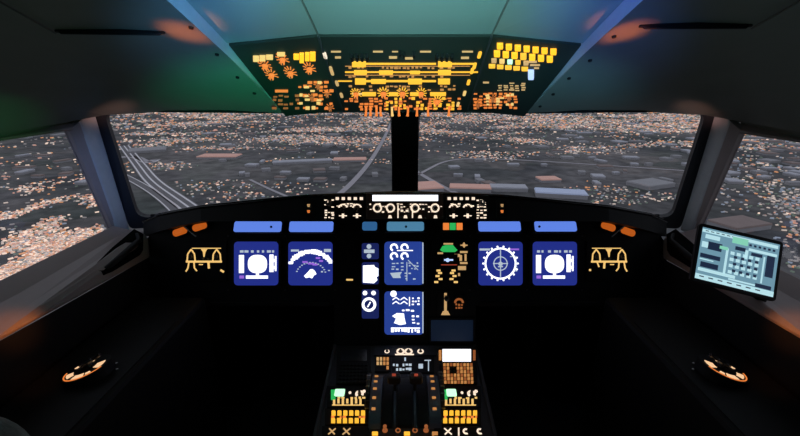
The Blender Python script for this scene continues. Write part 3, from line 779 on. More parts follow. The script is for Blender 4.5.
m = MB(); marks(m, FRt, 485, 93, 515, 106, 6, 4, .45, (.35, .8), (.0005, .002), rg=rg); m.build('legend', 'amber_text', root)
for (x, y) in ((509, 97), (493, 98), (478, 104)): starknob(FRt, x, y, 3.4, root, 'orange', 'orange_dim', 6)

# screws along the ceiling lip and dark slot handles
def on_ceiling(px, py):     # cast onto the ceiling patch with the evaluated geometry of the control quads
    best = None
    for R in (RL, RR):
        for i in range(len(R)-1):
            for j in range(len(R[0])-1):
                q = (R[i][j], R[i][j+1], R[i+1][j+1], R[i+1][j])
                for tri in ((q[0], q[1], q[2]), (q[0], q[2], q[3])):
                    from mathutils.geometry import intersect_ray_tri
                    h = intersect_ray_tri(*tri, ray(px, py), CAM, True)
                    if h is not None and (h-CAM).dot(ray(px, py)) > 0:
                        if best is None or (h-CAM).length < (best[0]-CAM).length:
                            n = (tri[1]-tri[0]).cross(tri[2]-tri[0]).normalized()
                            if n.dot(CAM-h) < 0: n = -n
                            best = (h, n)
    return best
for i, (x, y, w) in enumerate(((191, 27, 'outer left, aft'), (217, 54, 'outer left, second'), (237.5, 77, 'outer left, third'), (254.5, 93, 'outer left, nearest the windshield'),
                    (614, 36, 'outer right, aft'), (590, 60, 'outer right, second'), (569, 78, 'outer right, third'), (553, 94, 'outer right, fourth'), (540, 106, 'outer right, nearest the windshield'))):
    h = on_ceiling(x, y)
    if not h: print('no ceiling at', x, y); continue
    p, n = h
    f = Fr(p, (1, 0, 0), n.cross(Vector((1, 0, 0))))
    if f.z.dot(n) < 0: f = Fr(p, (1, 0, 0), -n.cross(Vector((1, 0, 0))))
    m = MB(); m.cyl(f, 0, 0, .006, -.004, .004, 12, .0045)
    o = m.build('screw', 'black')
    tag(o, 'small dark ceiling screw beside the overhead panel, ' + {'outer left, aft': 'topmost of the left row', 'outer left, second': 'second from the top of the left row', 'outer left, third': 'third from the top of the left row', 'outer left, nearest the windshield': 'lowest of the left row', 'outer right, aft': 'topmost of the right row', 'outer right, second': 'second from the top of the right row', 'outer right, third': 'third from the top of the right row', 'outer right, fourth': 'second lowest of the right row', 'outer right, nearest the windshield': 'lowest of the right row'}[w], 'screw')
for s in (-1, 1):
    xa, xb = (55, 165) if s < 0 else (639, 752)
    ya, yb = (30.5, 32) if s < 0 else (25.5, 25)
    pa = on_ceiling(xa, ya); pb = on_ceiling(xb, yb)
    if pa and pb:
        n = (pa[1]+pb[1]).normalized(); a = pa[0]+n*.004; b = pb[0]+n*.004
        f = Fr(a, b-a, n.cross((b-a)))
        if f.z.dot(n) < 0: f = Fr(a, b-a, -(n.cross(b-a)))
        Ln = (b-a).length
        r = thing('grab_handle', 'long dark slot handle in the %s ceiling lining' % SEAT[s], 'handle', a)
        m = MB(); m.rrect(f, 0, Ln, -.004, .004, .003, -.008, -.001); m.build('recess_plate', 'black', r)
        m = MB(); m.tube([f.at(.004, 0, -.006), f.at(.012, 0, .001), f.at(Ln-.012, 0, .001), f.at(Ln-.004, 0, -.006)], .003, 10); m.build('bar', 'black', r, smooth=True)
    # seam line running back from the handle
    pts = []
    for t in range(13):
        x = (55-4*t*1.2) if s < 0 else (752+4*t*1.2); y = (30-2.3*t*1.2) if s < 0 else (25-2.3*t*1.2)
        h = on_ceiling(x, y)
        if h: pts.append(h[0]+h[1]*.008)
    if len(pts) > 2: struct(MB().tube(pts, .0022, 6).build('trim_%d' % (8 if s < 0 else 9), 'seam'))

# ------------------------------------------------------------------ side ledge handles, consoles, tillers, sidesticks
for s in (-1, 1):
    def lp(x, d, u): return W(s*x, d, u)
    r = thing('grab_handle', 'black grab handle set into the ledge below the %s side window' % SEAT[s], 'handle', lp(1.0, 1.4, -.15))
    cup = [(1.058, 1.548, -.052), (1.02, 1.545, -.072), (.992, 1.50, -.13), (.994, 1.36, -.175), (1.0, 1.32, -.19), (1.03, 1.30, -.175), (1.05, 1.42, -.115)]
    m = MB(); A0 = [lp(*c)+V(-s*.010, 0, .010) for c in cup]; m.slab(A0, [p+V(s*.012, 0, -.02) for p in A0]); m.build('recess_cup', 'post', r)
    m = MB(); m.tube([lp(1.03, 1.535, -.062), lp(1.005, 1.51, -.085), lp(.995, 1.42, -.125), lp(1.0, 1.34, -.17), lp(1.02, 1.33, -.185)], [.007, .01, .011, .01, .007], 10); m.build('bar', 'black', r, smooth=True)
    # console
    FCn = Fr(CAM+Vector((s*.88, 0, -.75)), (1, 0, 0), (0, 1, 0))
    c = thing('side_console', 'dark %s side console below the side window ledge' % SEAT[s], 'console', Vector((s*.88, .6, 0)))
    m = MB(); m.box(FCn, -.125, .125, .15, 1.35, -.8, 0); m.build('body', 'black', c, bevel=.015)
    m = MB(); m.rrect(FCn, -.11, .11, .55, 1.2, .03, 0, .003); m.build('top_plate', 'black', c)
    # tiller
    tx = s*.8625
    base = CAM + Vector((tx, 0, -.747)); py = None
    cx, cy = FCn.px(405+s*316.5, 374.5)
    t = thing('steering_tiller', 'round steering handwheel with amber lit legend ring on the %s side console' % SEAT[s], 'handwheel', FCn.at(cx, cy, 0))
    TF = Fr(FCn.at(cx, cy, .003), (1, 0, -s*-.25*-1), (0, 1, 0))
    TF = Fr(FCn.at(cx, cy, .022), Vector((1, 0, -s*.24)), Vector((0, 1, -.02)))
    m = MB(); m.cyl(TF, 0, 0, .058, -.03, 0, 32); m.build('base_ring', 'black', t)
    m = MB()
    for (a0, a1, r0, r1) in ((205, 240, .030, .046), (262, 300, .032, .047), (306, 322, .036, .045), (345, 385, .026, .046), (150, 170, .034, .042), (95, 125, .030, .038)):
        m.arc(TF, 0, 0, r0, r1, a0 if s < 0 else 180-a1, a1 if s < 0 else 180-a0, 0, .0015, 8)
    m.build('legend_ring', 'tiller_lit', t)
    m = MB(); m.arc(TF, 0, 0, .050, .053, 190, 350, 0, .0012, 18); m.build('glow_ring', 'orange', t)
    m = MB(); m.lathe(TF, 0, .006, [(.013, .001), (.010, .008), (.017, .011), (.018, .016), (.014, .02)], 20); m.build('handwheel', 'black_gloss', t, smooth=False)
    m = MB()
    a = math.radians(200); m.tube([TF.at(.0, .010, .014), TF.at(-.022*s, .016, .016), TF.at(-.034*s, .02, .02)], [.006, .005, .006], 8); m.build('crank_grip', 'black_gloss', t)
    # sidestick
    bx_, by_ = s*.86-FCn.o.x, .62
    st = thing('sidestick', 'dark %s sidestick grip on its boot beside the seat' % SEAT[s], 'joystick', FCn.at(bx_, by_, 0))
    m = MB(); m.lathe(FCn, bx_, by_, [(.055, .003), (.05, .012), (.035, .03), (.02, .06)], 20); m.build('boot', 'black', st, smooth=True)
    m = MB(); g = [FCn.at(bx_, by_, .05), FCn.at(bx_, by_+.005, .09), FCn.at(bx_-s*.004, by_+.012, .13), FCn.at(bx_-s*.006, by_+.02, .17), FCn.at(bx_-s*.006, by_+.03, .20)]
    m.tube(g, [.014, .02, .023, .02, .026], 14); m.build('grip', 'dark_grey', st, smooth=True)
    m = MB(); m.lathe(Fr(FCn.at(bx_-s*.006, by_+.018, .215), (1, 0, 0), (0, 1, 0)), 0, 0, [(.006, -.012), (.006, 0), (.004, .003)], 12); m.build('button', 'red_dim', st)
    # little console screws catching light
    for (x, y) in ((117, 364.5), (117.5, 370.5)):
        px = x if s < 0 else 810-x
        a, b = FCn.px(px, y); m = MB(); m.cyl(FCn, a, b, .003, .002, .006, 8); m.build('screw', 'metal', c)

# ------------------------------------------------------------------ pedestal
FD = Fr(W(0, 1.55, -.49), V(1, 0, 0), V(0, .35, .164))
pd = thing('centre_pedestal', 'dark centre pedestal running back between the seats from the main panel', 'pedestal', Vector((0, 1.1, 0)))
m = MB()
m.box(FD, -.27, .27, -.95, -.005, -.03, 0); m.build('top_plate', 'ped_panel', pd, bevel=.003)
m = MB()
q = [FD.at(-.262, -.95, -.03), FD.at(.262, -.95, -.03), FD.at(.262, -.01, -.03), FD.at(-.262, -.01, -.03)]
m.slab(q, [Vector((p.x*.9, p.y, .0)) for p in q]); m.build('housing', 'black', pd)
for sgn in (-1, 1):
    m = MB(); m.box(FD, sgn*.27-.006, sgn*.27+.006, -.95, -.005, -.03, .006); m.build('side_rail', 'dark_grey', pd, bevel=.002)
def D(*a): return FD.px(*a)
# display keypads at the front: left dark, right lit
for s in (-1, 1):
    x0, x1 = (336.5, 371) if s < 0 else (439, 477)
    r = thing('flight_computer_keypad', 'unlit flight computer keypad on the left front of the pedestal' if s < 0 else 'flight computer keypad with glowing white screen on the right front of the pedestal', 'keypad', FD.at(s*.17, -.1, 0))
    m = MB(); m.pbox(FD, x0, 348.5, x1, 385.5, 0, .012); m.build('case', 'black', r, bevel=.002)
    FK = FD.off(.012)
    if s > 0:
        m = MB(); m.pbox(FK, 442.5, 349.5, 471, 361.5, 0, .002); o = m.build('screen', 'white', r); o['label'] = 'glowing white screen'
        for k in range(5):
            y = 350.5+2.1*k
            for xx in (438.8, 473):
                m = MB(); m.pbox(FK, xx, y, xx+2.6, y+1.5, 0, .003, .9); m.build('line_key', 'orange_dim' if xx > 450 else 'amber_soft', r)
        for j in range(6):
            for k in range(9):
                x = 443.2+3.35*k+j*.18; y = 363.8+3.5*j
                if j in (1, 2) and k in (2, 3): mt_ = 'black_gloss'
                else: mt_ = ['amber_soft', 'orange_dim', 'amber_soft'][(j+k*2) % 3]
                m = MB(); m.pbox(FK, x, y, x+2.5, y+2.4, 0, .004, .88); m.build('key', mt_, r)
    else:
        m = MB(); m.pbox(FK, 341, 350, 367, 361.5, 0, .002); m.build('screen', mat('dead_screen', (0.012, 0.016, 0.02), .25).name, r)
        for j in range(6):
            for k in range(8):
                x = 339.5+3.6*k-j*.15; y = 363.8+3.4*j
                m = MB(); m.pbox(FK, x, y, x+2.7, y+2.3, 0, .004, .88); m.build('key', 'black', r)
# centre: small dials and lit block ahead of the levers
r = thing('display_brightness_panel', 'row of cream lit dials at the very front of the pedestal', 'control panel', FD.at(0, -.03, 0))
m = MB(); m.pbox(FD, 374, 346.5, 436, 356.5, 0, .006); m.build('faceplate', 'ped_panel', r)
FE = FD.off(.006)
m = MB()
for x, w in ((387, 2.6), (400.5, 4.2), (408.5, 4.2), (420.5, 3.3)): pring(m, FE, x, 351.5, w*.55, w, .0, .0012, 0, 360, 14)
m.pbox(FE, 395, 354, 414, 355.2, 0, .0012); m.build('dial_marks', 'cream', r)
for x in (387, 400.5, 408.5, 420.5): knob(FE, x, 351.5, 1.3, .01, r, 'dark_grey', None)
r = thing('lit_key_block', 'small block of amber lit keys at the left front of the lever quadrant', 'control panel', FD.at(-.07, -.09, 0))
m = MB(); m.pbox(FD, 375, 357.5, 391, 372.5, 0, .005); m.build('faceplate', 'black', r)
for j in range(3):
    for k in range(4):
        x = 376.6+3.3*k; y = 358.5+4.4*j
        if rnd.random() < .85:
            m = MB(); m.pbox(FD, x, y, x+2.3, y+3.2, .005, .008, .85); m.build('key', 'amber_pale' if (k < 2 and j < 2) else 'amber_soft', r)
r = thing('engine_switch_panel', 'panel with pale blue white legends ahead of the thrust levers', 'control panel', FD.at(.02, -.09, 0))
m = MB(); m.pbox(FD, 392, 357.5, 434, 373.5, 0, .005); m.build('faceplate', 'black', r)
m = MB(); FE = FD.off(.005); marks(m, FE, 392, 363, 412, 371, 6, 2, .75, (.35, .7), (0, .001)); m.pbox(FE, 404.3, 357.7, 406, 361, 0, .001)
m.pbox(FE, 418.5, 364, 423, 368.5, 0, .001); m.pbox(FE, 424.5, 360, 431, 360.8, 0, .001); m.pbox(FE, 428, 360, 429, 371, 0, .001); m.build('legend', 'white_dim', r)
# thrust lever quadrant
q = thing('thrust_lever_quadrant', 'dark lever quadrant in the middle of the pedestal', 'lever quadrant', FD.at(0, -.25, 0))
m = MB(); m.pbox(FD, 374, 375, 436, 434, 0, .004); m.build('faceplate', 'ped_panel', q)
def arch(x0, x1, h):
    m = MB(); pts = []
    a, b0 = FD.px(400, 376); _, b1 = FD.px(400, 432)
    n = 14
    for k in range(n+1):
        t = k/n; pts.append((b0+(b1-b0)*t, math.sin(math.pi*t)**.6*h))
    lo = [FD.at(x0, p[0], p[1]) for p in pts]; hi = [FD.at(x1, p[0], p[1]) for p in pts]
    m.slab(lo, hi); return m
for (x0, x1) in ((-.112, -.075), (-.035, -.028), (.028, .035), (.075, .112)):
    arch(x0, x1, .045).build('arch_guard', 'lever_blue', q, smooth=False)
for (x0, x1) in ((-.070, -.040), (-.022, .022), (.040, .070)):
    arch(x0, x1, .030).build('arch_guard', 'black', q)
m = MB()
for xx in (-.098, .092):
    for k in range(5):
        t = .12+.16*k
        b0 = FD.px(400, 376)[1]; b1 = FD.px(400, 432)[1]
        b = b0+(b1-b0)*t; h = math.sin(math.pi*t)**.6*.045
        m.box(FD, xx-.006, xx+.006, b-.0035, b+.0035, h-.002, h+.003)
m.build('position_marks', 'amber_soft', q)
for s in (-1, 1):
    x = s*.028
    lv = thing('thrust_lever', '%s thrust lever standing in the pedestal quadrant' % SEAT[s], 'lever', FD.at(x, -.18, 0))
    b = FD.px(400, 398)[1]
    m = MB(); m.tube([FD.at(s*.0315, b, .02), FD.at(s*.0315, b-.01, .06), FD.at(s*.0315, b-.015, .095)], [.005, .005, .006], 8); m.build('arm', 'dark_grey', lv)
    m = MB(); fr = Fr(FD.at(s*.035, b-.016, .105), FD.x, FD.y); m.rrect(fr, -.021, .021, -.013, .013, .008, -.014, .014); m.build('grip', 'dark_grey', lv, bevel=.004)
    m = MB(); m.box(fr, -.006, .006, -.004, .004, .014, .017); m.build('button', 'red_dim', lv)
for s in (-1, 1):
    w = thing('trim_wheel', '%s pitch trim wheel edge beside the thrust levers' % SEAT[s], 'wheel', FD.at(s*.118, -.25, 0))
    b = FD.px(400, 392)[1]
    f = Fr(FD.at(s*.1215, b, -.03), FD.y, FD.z)
    m = MB(); m.cyl(f, 0, 0, .085, -.006, .006, 40); m.build('rim', 'dark_grey', w, bevel=.002)
    m = MB()
    for k in range(9):
        t = math.radians(30+k*15); m.line(f, (.078*math.cos(t), .078*math.sin(t)), (.0865*math.cos(t), .0865*math.sin(t)), .003, -.0065, .0065)
    m.build('grip_marks', 'white_dim' if 0 else 'metal', w)
# radio panels
for s in (-1, 1):
    def rx(x): return x if s < 0 else x+112.0
    r = thing('radio_panel', 'radio panel with green lit window on the %s side of the pedestal' % SEAT[s], 'radio panel', FD.at(s*.18, -.22, 0))
    m = MB(); m.pbox(FD, rx(327), 387.5, rx(369), 409, 0, .008); m.build('faceplate', 'black', r, bevel=.001)
    FK = FD.off(.008)
    m = MB(); m.pbox(FK, rx(331), 390, rx(335.5), 400, 0, .002); o = m.build('side_light', 'green', r); o['label'] = 'green indicator light'
    m = MB(); m.rrect(FK, *sorted((FK.px(rx(334.5), 394)[0], FK.px(rx(344.5), 394)[0])), FK.px(400, 396.5)[1], FK.px(400, 389.5)[1], .004, .0, .003); m.build('frequency_window', 'green_white', r)
    m = MB(); pdisc(m, FK, rx(350), 393, 1.4, 0, .003, 8)
    pring(m, FK, rx(359.5), 394, 1.8, 4.4, 0, .0015, -30, 230, 12); pdisc(m, FK, rx(364), 391.5, 1.8, 0, .002, 8); m.build('selector_marks', 'cream', r)
    knob(FK, rx(359.5), 394, 1.6, .016, r, 'dark_grey', None)
    m = MB()
    for k in range(7): m.pbox(FK, rx(333+4.4*k), 399, rx(333+4.4*k+2.2), 404.5-(k % 2), 0, .0015)
    marks(m, FK, rx(333), 396.5, rx(366), 399.5, 8, 1, .6, (.4, .7), (0, .0015)); m.pbox(FK, rx(332), 404.8, rx(364), 405.6, 0, .0015)
    m.build('legend', 'amber_text', r)
    for j, y in enumerate((413, 421)):
        pass
    a = thing('audio_selector_panel', 'audio panel with twelve yellow keys behind the %s radio panel' % SEAT[s], 'audio panel', FD.at(s*.18, -.32, 0))
    m = MB(); m.pbox(FD, rx(325), 410, rx(369), 426.5, 0, .008); m.build('faceplate', 'black', a, bevel=.001)
    for j in range(2):
        for k in range(6):
            x = rx(331.5+(5.9*k)-(.4*j)); y = 411.3+7.6*j
            m = MB(); m.pbox(FK, x, y, x+4.1, y+4.4, 0, .006, .85); m.build('key', 'yellow', a)
            if j == 1 and k in (1, 3): pass
    m = MB(); marks(m, FK, rx(331), 416, rx(366), 419, 9, 1, .55, (.4, .8), (0, .0015)); m.build('legend', 'orange', a)
    t = thing('transponder_panel' if s < 0 else 'weather_radar_panel', 'panel with %s behind the %s yellow key panel' % ('amber crossed dial marks' if s < 0 else 'pale cream dial marks', SEAT[s]), 'control panel', FD.at(s*.18, -.36, 0))
    m = MB(); m.pbox(FD, rx(322), 427.5, rx(369), 447, 0, .008); m.build('faceplate', 'black', t, bevel=.001)
    m = MB()
    for (cx, w) in (((332, 3.2), (346.5, 3.5)) if s < 0 else ((448, 3.4), (466, 2.6), (480, 2.6))):
        p = FK.px(cx, 431.5); k = FK.px(cx+1, 431.5)[0]-p[0]
        if s < 0 or cx < 460:
            for sg in (-1, 1): m.line(FK, (p[0]-w*k, p[1]-sg*w*k*1.0), (p[0]+w*k, p[1]+sg*w*k*1.0), .004, 0, .0015)
        else: m.arc(FK, p[0], p[1], w*k*.6, w*k*1.3, 60, 300, 0, .0015, 10)
    if s > 0: m.pbox(FK, 458, 427.8, 459.5, 436, 0, .0015)
    m.build('dial_marks', 'amber_pale' if s < 0 else 'cream', t)
r = thing('engine_master_panel', 'panel with amber lit master switches at the foot of the lever quadrant', 'control panel', FD.at(0, -.36, 0))
m = MB(); m.pbox(FD, 371, 428, 439, 447, .0, .006); m.build('faceplate', 'ped_panel', r)
FK = FD.off(.006)
for (x, y, mt_) in ((375, 434, 'yellow'), (407, 434, 'yellow'), (439-4, 434, 'amber_soft')):
    m = MB(); m.pbox(FK, x-3, y-1.8, x+3, y+1.8, 0, .004, .9); m.build('switch_light', mt_, r)
m = MB()
for (x, y) in ((385, 429), (398, 429), (415, 429), (426, 429)): pring(m, FK, x, y+1.5, 1.6, 2.8, 0, .0012, 0, 360, 10)
m.build('dial_marks', 'orange_dim', r)
for x in (385, 426):
    a_, b_ = FK.px(x, 430.5); m = MB(); m.tube([FK.at(a_, b_, 0), FK.at(a_, b_, .02)], [.004, .006], 8); m.build('toggle_switch', 'orange_dim', r)

# rudder pedals in the dark footwells
for s in (-1, 1):
    for k in (-1, 1):
        x = s*.52+k*.11
        side = 'left' if k < 0 else 'right'
        r = thing('rudder_pedal', 'dark %s rudder pedal in the footwell on the %s side' % (side, SEAT[s]), 'pedal', Vector((x, 1.75, .2)))
        f = Fr((x, 1.72, .38), (1, 0, 0), (0, .35, 1))
        m = MB(); m.rrect(f, -.05, .05, -.07, .07, .015, -.008, .008); m.build('footplate', 'dark_grey', r)
        m = MB(); m.tube([f.at(0, -.05, -.01), Vector((x, 1.78, .2)), Vector((x, 1.8, .0))], .012, 8); m.build('arm', 'black', r)

# ------------------------------------------------------------------ seat at lower left
r = thing('pilot_seat', 'grey topped pilot seat, only its rounded headrest showing at the lower left corner', 'seat', Vector((-.66, .35, 0)))
def sq(cx, cd, cu, hx, hy, hz, mtl, name, rot=0):
    m = MB(); c = W(cx, cd, cu)
    ey = Vector((0, 1, 0)); f = Fr(c, (1, 0, 0), (0, 0, 1))
    m.rrect(f, -hx, hx, -hz, hz, min(hx, hz)*.7, -hy, hy, 6); return m.build(name, mtl, r, bevel=hy*.6, seg=4, smooth=True)
hd = sq(-.555, .46, -.315, .115, .045, .085, 'fleece', 'headrest')
f = Fr((-.535, .26, .76), (1, 0, 0), (0, .12, 1)); 
m = MB(); m.rrect(f, -.2, .2, -.3, .29, .08, -.05, .05, 6); m.build('backrest', 'fabric', r, bevel=.03, seg=3)
f = Fr((-.535, .5, .44), (1, 0, 0), (0, 1, 0)); m = MB(); m.rrect(f, -.2, .2, -.25, .25, .06, -.05, .05, 6); m.build('cushion', 'fabric', r, bevel=.03, seg=3)
m = MB(); m.box(Fr((-.535, .5, 0), (1, 0, 0), (0, 1, 0)), -.1, .1, -.15, .15, 0, .36); m.build('base', 'black', r)

# ------------------------------------------------------------------ tablet
tc = [(704, 226), (791, 241), (769, 303), (686, 277)]
dd = [1.16, 1.13, 1.11, 1.14]
cs = [CAM + ray(*p)*d for p, d in zip(tc, dd)]
o3 = (cs[0]+cs[1]+cs[2]+cs[3])/4
TFm = Fr(o3, (cs[1]-cs[0])+(cs[2]-cs[3]), (cs[0]-cs[3])+(cs[1]-cs[2]))
if TFm.z.dot(CAM-o3) < 0: print('tablet normal flipped')
tb = thing('tablet', 'tablet computer with pale blue chart page mounted below the right side window', 'tablet', o3)
tp = [TFm.px(*p) for p in tc]
hx = sum(abs(p[0]) for p in tp)/4; hy = sum(abs(p[1]) for p in tp)/4
print('tablet', hx, hy, tp)
m = MB(); m.rrect(TFm, -hx, hx, -hy, hy, .01, -.012, 0, 4); m.build('case', 'black', tb, bevel=.002)
sx, sy = hx-.010, hy-.011
m = MB(); m.box(TFm, -sx, sx, -sy, sy, 0, .001); m.build('screen', 'tab_bg', tb)
def tq(m, a, b, c, d, z=.0015): m.box(TFm, -sx+2*sx*a, -sx+2*sx*c, sy-2*sy*d, sy-2*sy*b, .001, z)
m = MB()
tq(m, .0, .90, 1, 1.0); tq(m, 0, .03, .98, .09); tq(m, .02, .78, .5, .84); tq(m, .05, .12, .24, .2); tq(m, .62, .2, .98, .25)
for q_ in ((.34, .3, .37, .8), (.82, .3, .84, .8), (.42, .85, .8, .88), (.02, .27, .10, .38), (.02, .6, .2, .62), (.25, .28, .33, .32)): tq(m, *q_)
for i in range(5):
    for j in range(4): tq(m, .40+.08*i, .34+.12*j, .45+.08*i, .40+.12*j)
tq(m, .58, .25, .62, .42)
m.build('page_highlights', 'tab_lite', tb)
m = MB()
for q_ in ((.10, .25, .28, .40), (.02, .50, .28, .58), (.04, .66, .27, .76), (.86, .26, .96, .66), (.76, .82, .96, .89), (.45, .22, .58, .29), (.66, .27, .80, .33)): tq(m, *q_, .0018)
for i in range(4): 
    for j in range(3): tq(m, .45+.09*i, .41+.13*j, .49+.09*i, .46+.13*j, .0018)
for i in range(6): tq(m, .62+.06*i, .12, .65+.06*i, .16, .0018)
for i in range(8): tq(m, .04+.07*i, .05, .08+.07*i, .065, .0018)
for i in range(7): tq(m, .05+.12*i, .93, .11+.12*i, .95, .0018)
m.build('page_dark_fields', 'tab_dark', tb)
m = MB(); tq(m, .40, .05, .60, .17, .002); tq(m, .25, .28, .36, .34, .002); m.build('page_green_field', 'tab_green', tb)
m = MB()
bk = TFm.at(0, -.02, -.012)
m.tube([TFm.at(0, 0, -.01), TFm.at(.0, -.01, -.05), W(1.04, 1.16, -.24)], .012, 10); m.build('mount_arm', 'black', tb)

# ------------------------------------------------------------------ outside: city far below
H = 300.0
GZ = CAM.z - H
def G(px, py):
    r = ray(px, py); t = (GZ-CAM.z)/r.z
    return CAM + r*t
def ground_mat():
    m = bpy.data.materials.new('dusk_ground'); m.use_nodes = True; nt = m.node_tree; n = nt.nodes; L = nt.links
    b = n['Principled BSDF']; b.inputs['Roughness'].default_value = .95; b.inputs['Specular IOR Level'].default_value = .1
    tc = n.new('ShaderNodeTexCoord')
    v = n.new('ShaderNodeTexVoronoi'); v.inputs['Scale'].default_value = .0045; v.inputs['Randomness'].default_value = .9; v.distance = 'MANHATTAN'
    nz = n.new('ShaderNodeTexNoise'); nz.inputs['Scale'].default_value = .0016; nz.inputs['Detail'].default_value = 6
    nf = n.new('ShaderNodeTexNoise'); nf.inputs['Scale'].default_value = .02; nf.inputs['Detail'].default_value = 5
    for q in (v, nz, nf): L.new(tc.outputs['Object'], q.inputs['Vector'])
    r1 = n.new('ShaderNodeValToRGB'); e = r1.color_ramp.elements
    e[0].position = .0; e[0].color = (.13, .125, .13, 1); e[1].position = 1; e[1].color = (.36, .31, .29, 1)
    for p_, c_ in ((.3, (.13, .13, .14, 1)), (.55, (.11, .13, .115, 1)), (.75, (.18, .165, .165, 1)), (.9, (.22, .20, .19, 1))):
        k = e.new(p_); k.color = c_
    L.new(v.outputs['Color'], r1.inputs['Fac'])
    r2 = n.new('ShaderNodeValToRGB'); e = r2.color_ramp.elements
    e[0].position = .40; e[0].color = (.085, .09, .095, 1); e[1].position = .62; e[1].color = (.34, .31, .30, 1)
    L.new(nz.outputs['Fac'], r2.inputs['Fac'])
    mx = n.new('ShaderNodeMix'); mx.data_type = 'RGBA'; mx.inputs['Factor'].default_value = .45
    L.new(r1.outputs['Color'], mx.inputs['A']); L.new(r2.outputs['Color'], mx.inputs['B'])
    mr = n.new('ShaderNodeMapRange'); mr.inputs['From Min'].default_value = .3; mr.inputs['From Max'].default_value = .7; mr.inputs['To Min'].default_value = .65; mr.inputs['To Max'].default_value = 1.35
    L.new(nf.outputs['Fac'], mr.inputs['Value'])
    sc = n.new('ShaderNodeVectorMath'); sc.operation = 'SCALE'
    L.new(mx.outputs['Result'], sc.inputs[0]); L.new(mr.outputs['Result'], sc.inputs['Scale'])
    L.new(sc.outputs['Vector'], b.inputs['Base Color'])
    return m
MATS['ground'] = ground_mat()
m = MB(); m.grid([[Vector((x, y, GZ)) for x in (-16000, -5000, 0, 5000, 16000)] for y in (-1500, 0, 4000, 9000, 22000)])
o = m.build('ground', 'ground', origin=(0, 0, GZ)); struct(o)
def outm(name, c, s): return mat(name, tuple(k*.5 for k in c), .9, emit=c, es=s, var=.1, scale=.1)
outm('l_pink', (1.0, .54, .42), .46); outm('l_orange', (1.0, .46, .22), .50); outm('l_white', (.95, .78, .68), .5)
outm('l_grey', (.60, .55, .54), .27); outm('l_hot', (1.0, .75, .60), .9); outm('l_green', (.35, .45, .36), .16); outm('l_blue', (.5, .58, .72), .30)
mat('roof_grey', (.42, .41, .43), .8, scale=.05); mat('roof_pale', (.6, .6, .66), .8, scale=.05); mat('roof_brown', (.34, .26, .24), .8, scale=.05)
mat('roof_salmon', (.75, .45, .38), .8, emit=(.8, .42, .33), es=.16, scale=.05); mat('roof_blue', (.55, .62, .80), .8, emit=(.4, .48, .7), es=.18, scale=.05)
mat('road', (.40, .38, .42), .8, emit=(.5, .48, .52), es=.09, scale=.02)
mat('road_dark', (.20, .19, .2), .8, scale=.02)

BLK = {}
def addblk(x, y, r):
    n = int(r//60)+1
    for i in range(-n, n+1):
        for j in range(-n, n+1): BLK.setdefault((int(x//60)+i, int(y//60)+j), []).append((x, y, r))
def blocked(g, pad=8):
    return any((g.x-x)**2+(g.y-y)**2 < (r+pad)**2 for x, y, r in BLK.get((int(g.x//60), int(g.y//60)), ()))
# large flat roofed halls, placed on the ground where they stand
def hall(px, py, w, l, h, ang, mt_, label, group=None, cat='warehouse'):
    g = G(px, py)
    if group and blocked(g, max(w, l)): return
    addblk(g.x, g.y, math.hypot(w, l))
    f = Fr((g.x, g.y, GZ), (math.cos(ang), math.sin(ang), 0), (-math.sin(ang), math.cos(ang), 0))
    r = thing('warehouse', label, cat, Vector((g.x, g.y, GZ)), group)
    m = MB(); m.box(f, -w, w, -l, l, 0, h); m.build('walls', 'roof_grey', r)
    m = MB(); m.prism(f, [(-w*1.02, -l*1.02), (w*1.02, -l*1.02), (w*1.02, l*1.02), (-w*1.02, l*1.02)], h, h+4, .97)
    m.build('roof', mt_, r)
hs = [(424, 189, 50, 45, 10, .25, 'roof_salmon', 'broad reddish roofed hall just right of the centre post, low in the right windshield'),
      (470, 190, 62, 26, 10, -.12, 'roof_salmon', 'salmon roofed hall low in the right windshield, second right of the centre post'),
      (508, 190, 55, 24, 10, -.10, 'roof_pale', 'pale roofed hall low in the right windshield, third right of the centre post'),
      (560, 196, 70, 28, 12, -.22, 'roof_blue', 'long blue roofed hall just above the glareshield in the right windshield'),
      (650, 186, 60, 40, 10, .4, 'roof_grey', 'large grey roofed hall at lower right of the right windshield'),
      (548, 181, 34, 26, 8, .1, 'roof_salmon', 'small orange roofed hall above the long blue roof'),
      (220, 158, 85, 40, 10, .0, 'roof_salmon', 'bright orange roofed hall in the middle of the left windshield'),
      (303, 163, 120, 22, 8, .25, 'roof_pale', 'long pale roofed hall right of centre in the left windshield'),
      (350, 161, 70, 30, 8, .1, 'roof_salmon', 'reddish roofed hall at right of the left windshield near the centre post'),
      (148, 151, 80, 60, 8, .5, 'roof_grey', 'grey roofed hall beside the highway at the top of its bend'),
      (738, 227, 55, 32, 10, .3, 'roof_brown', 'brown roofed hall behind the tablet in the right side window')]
for q in hs: hall(*q)
ROADS_FIRST = True
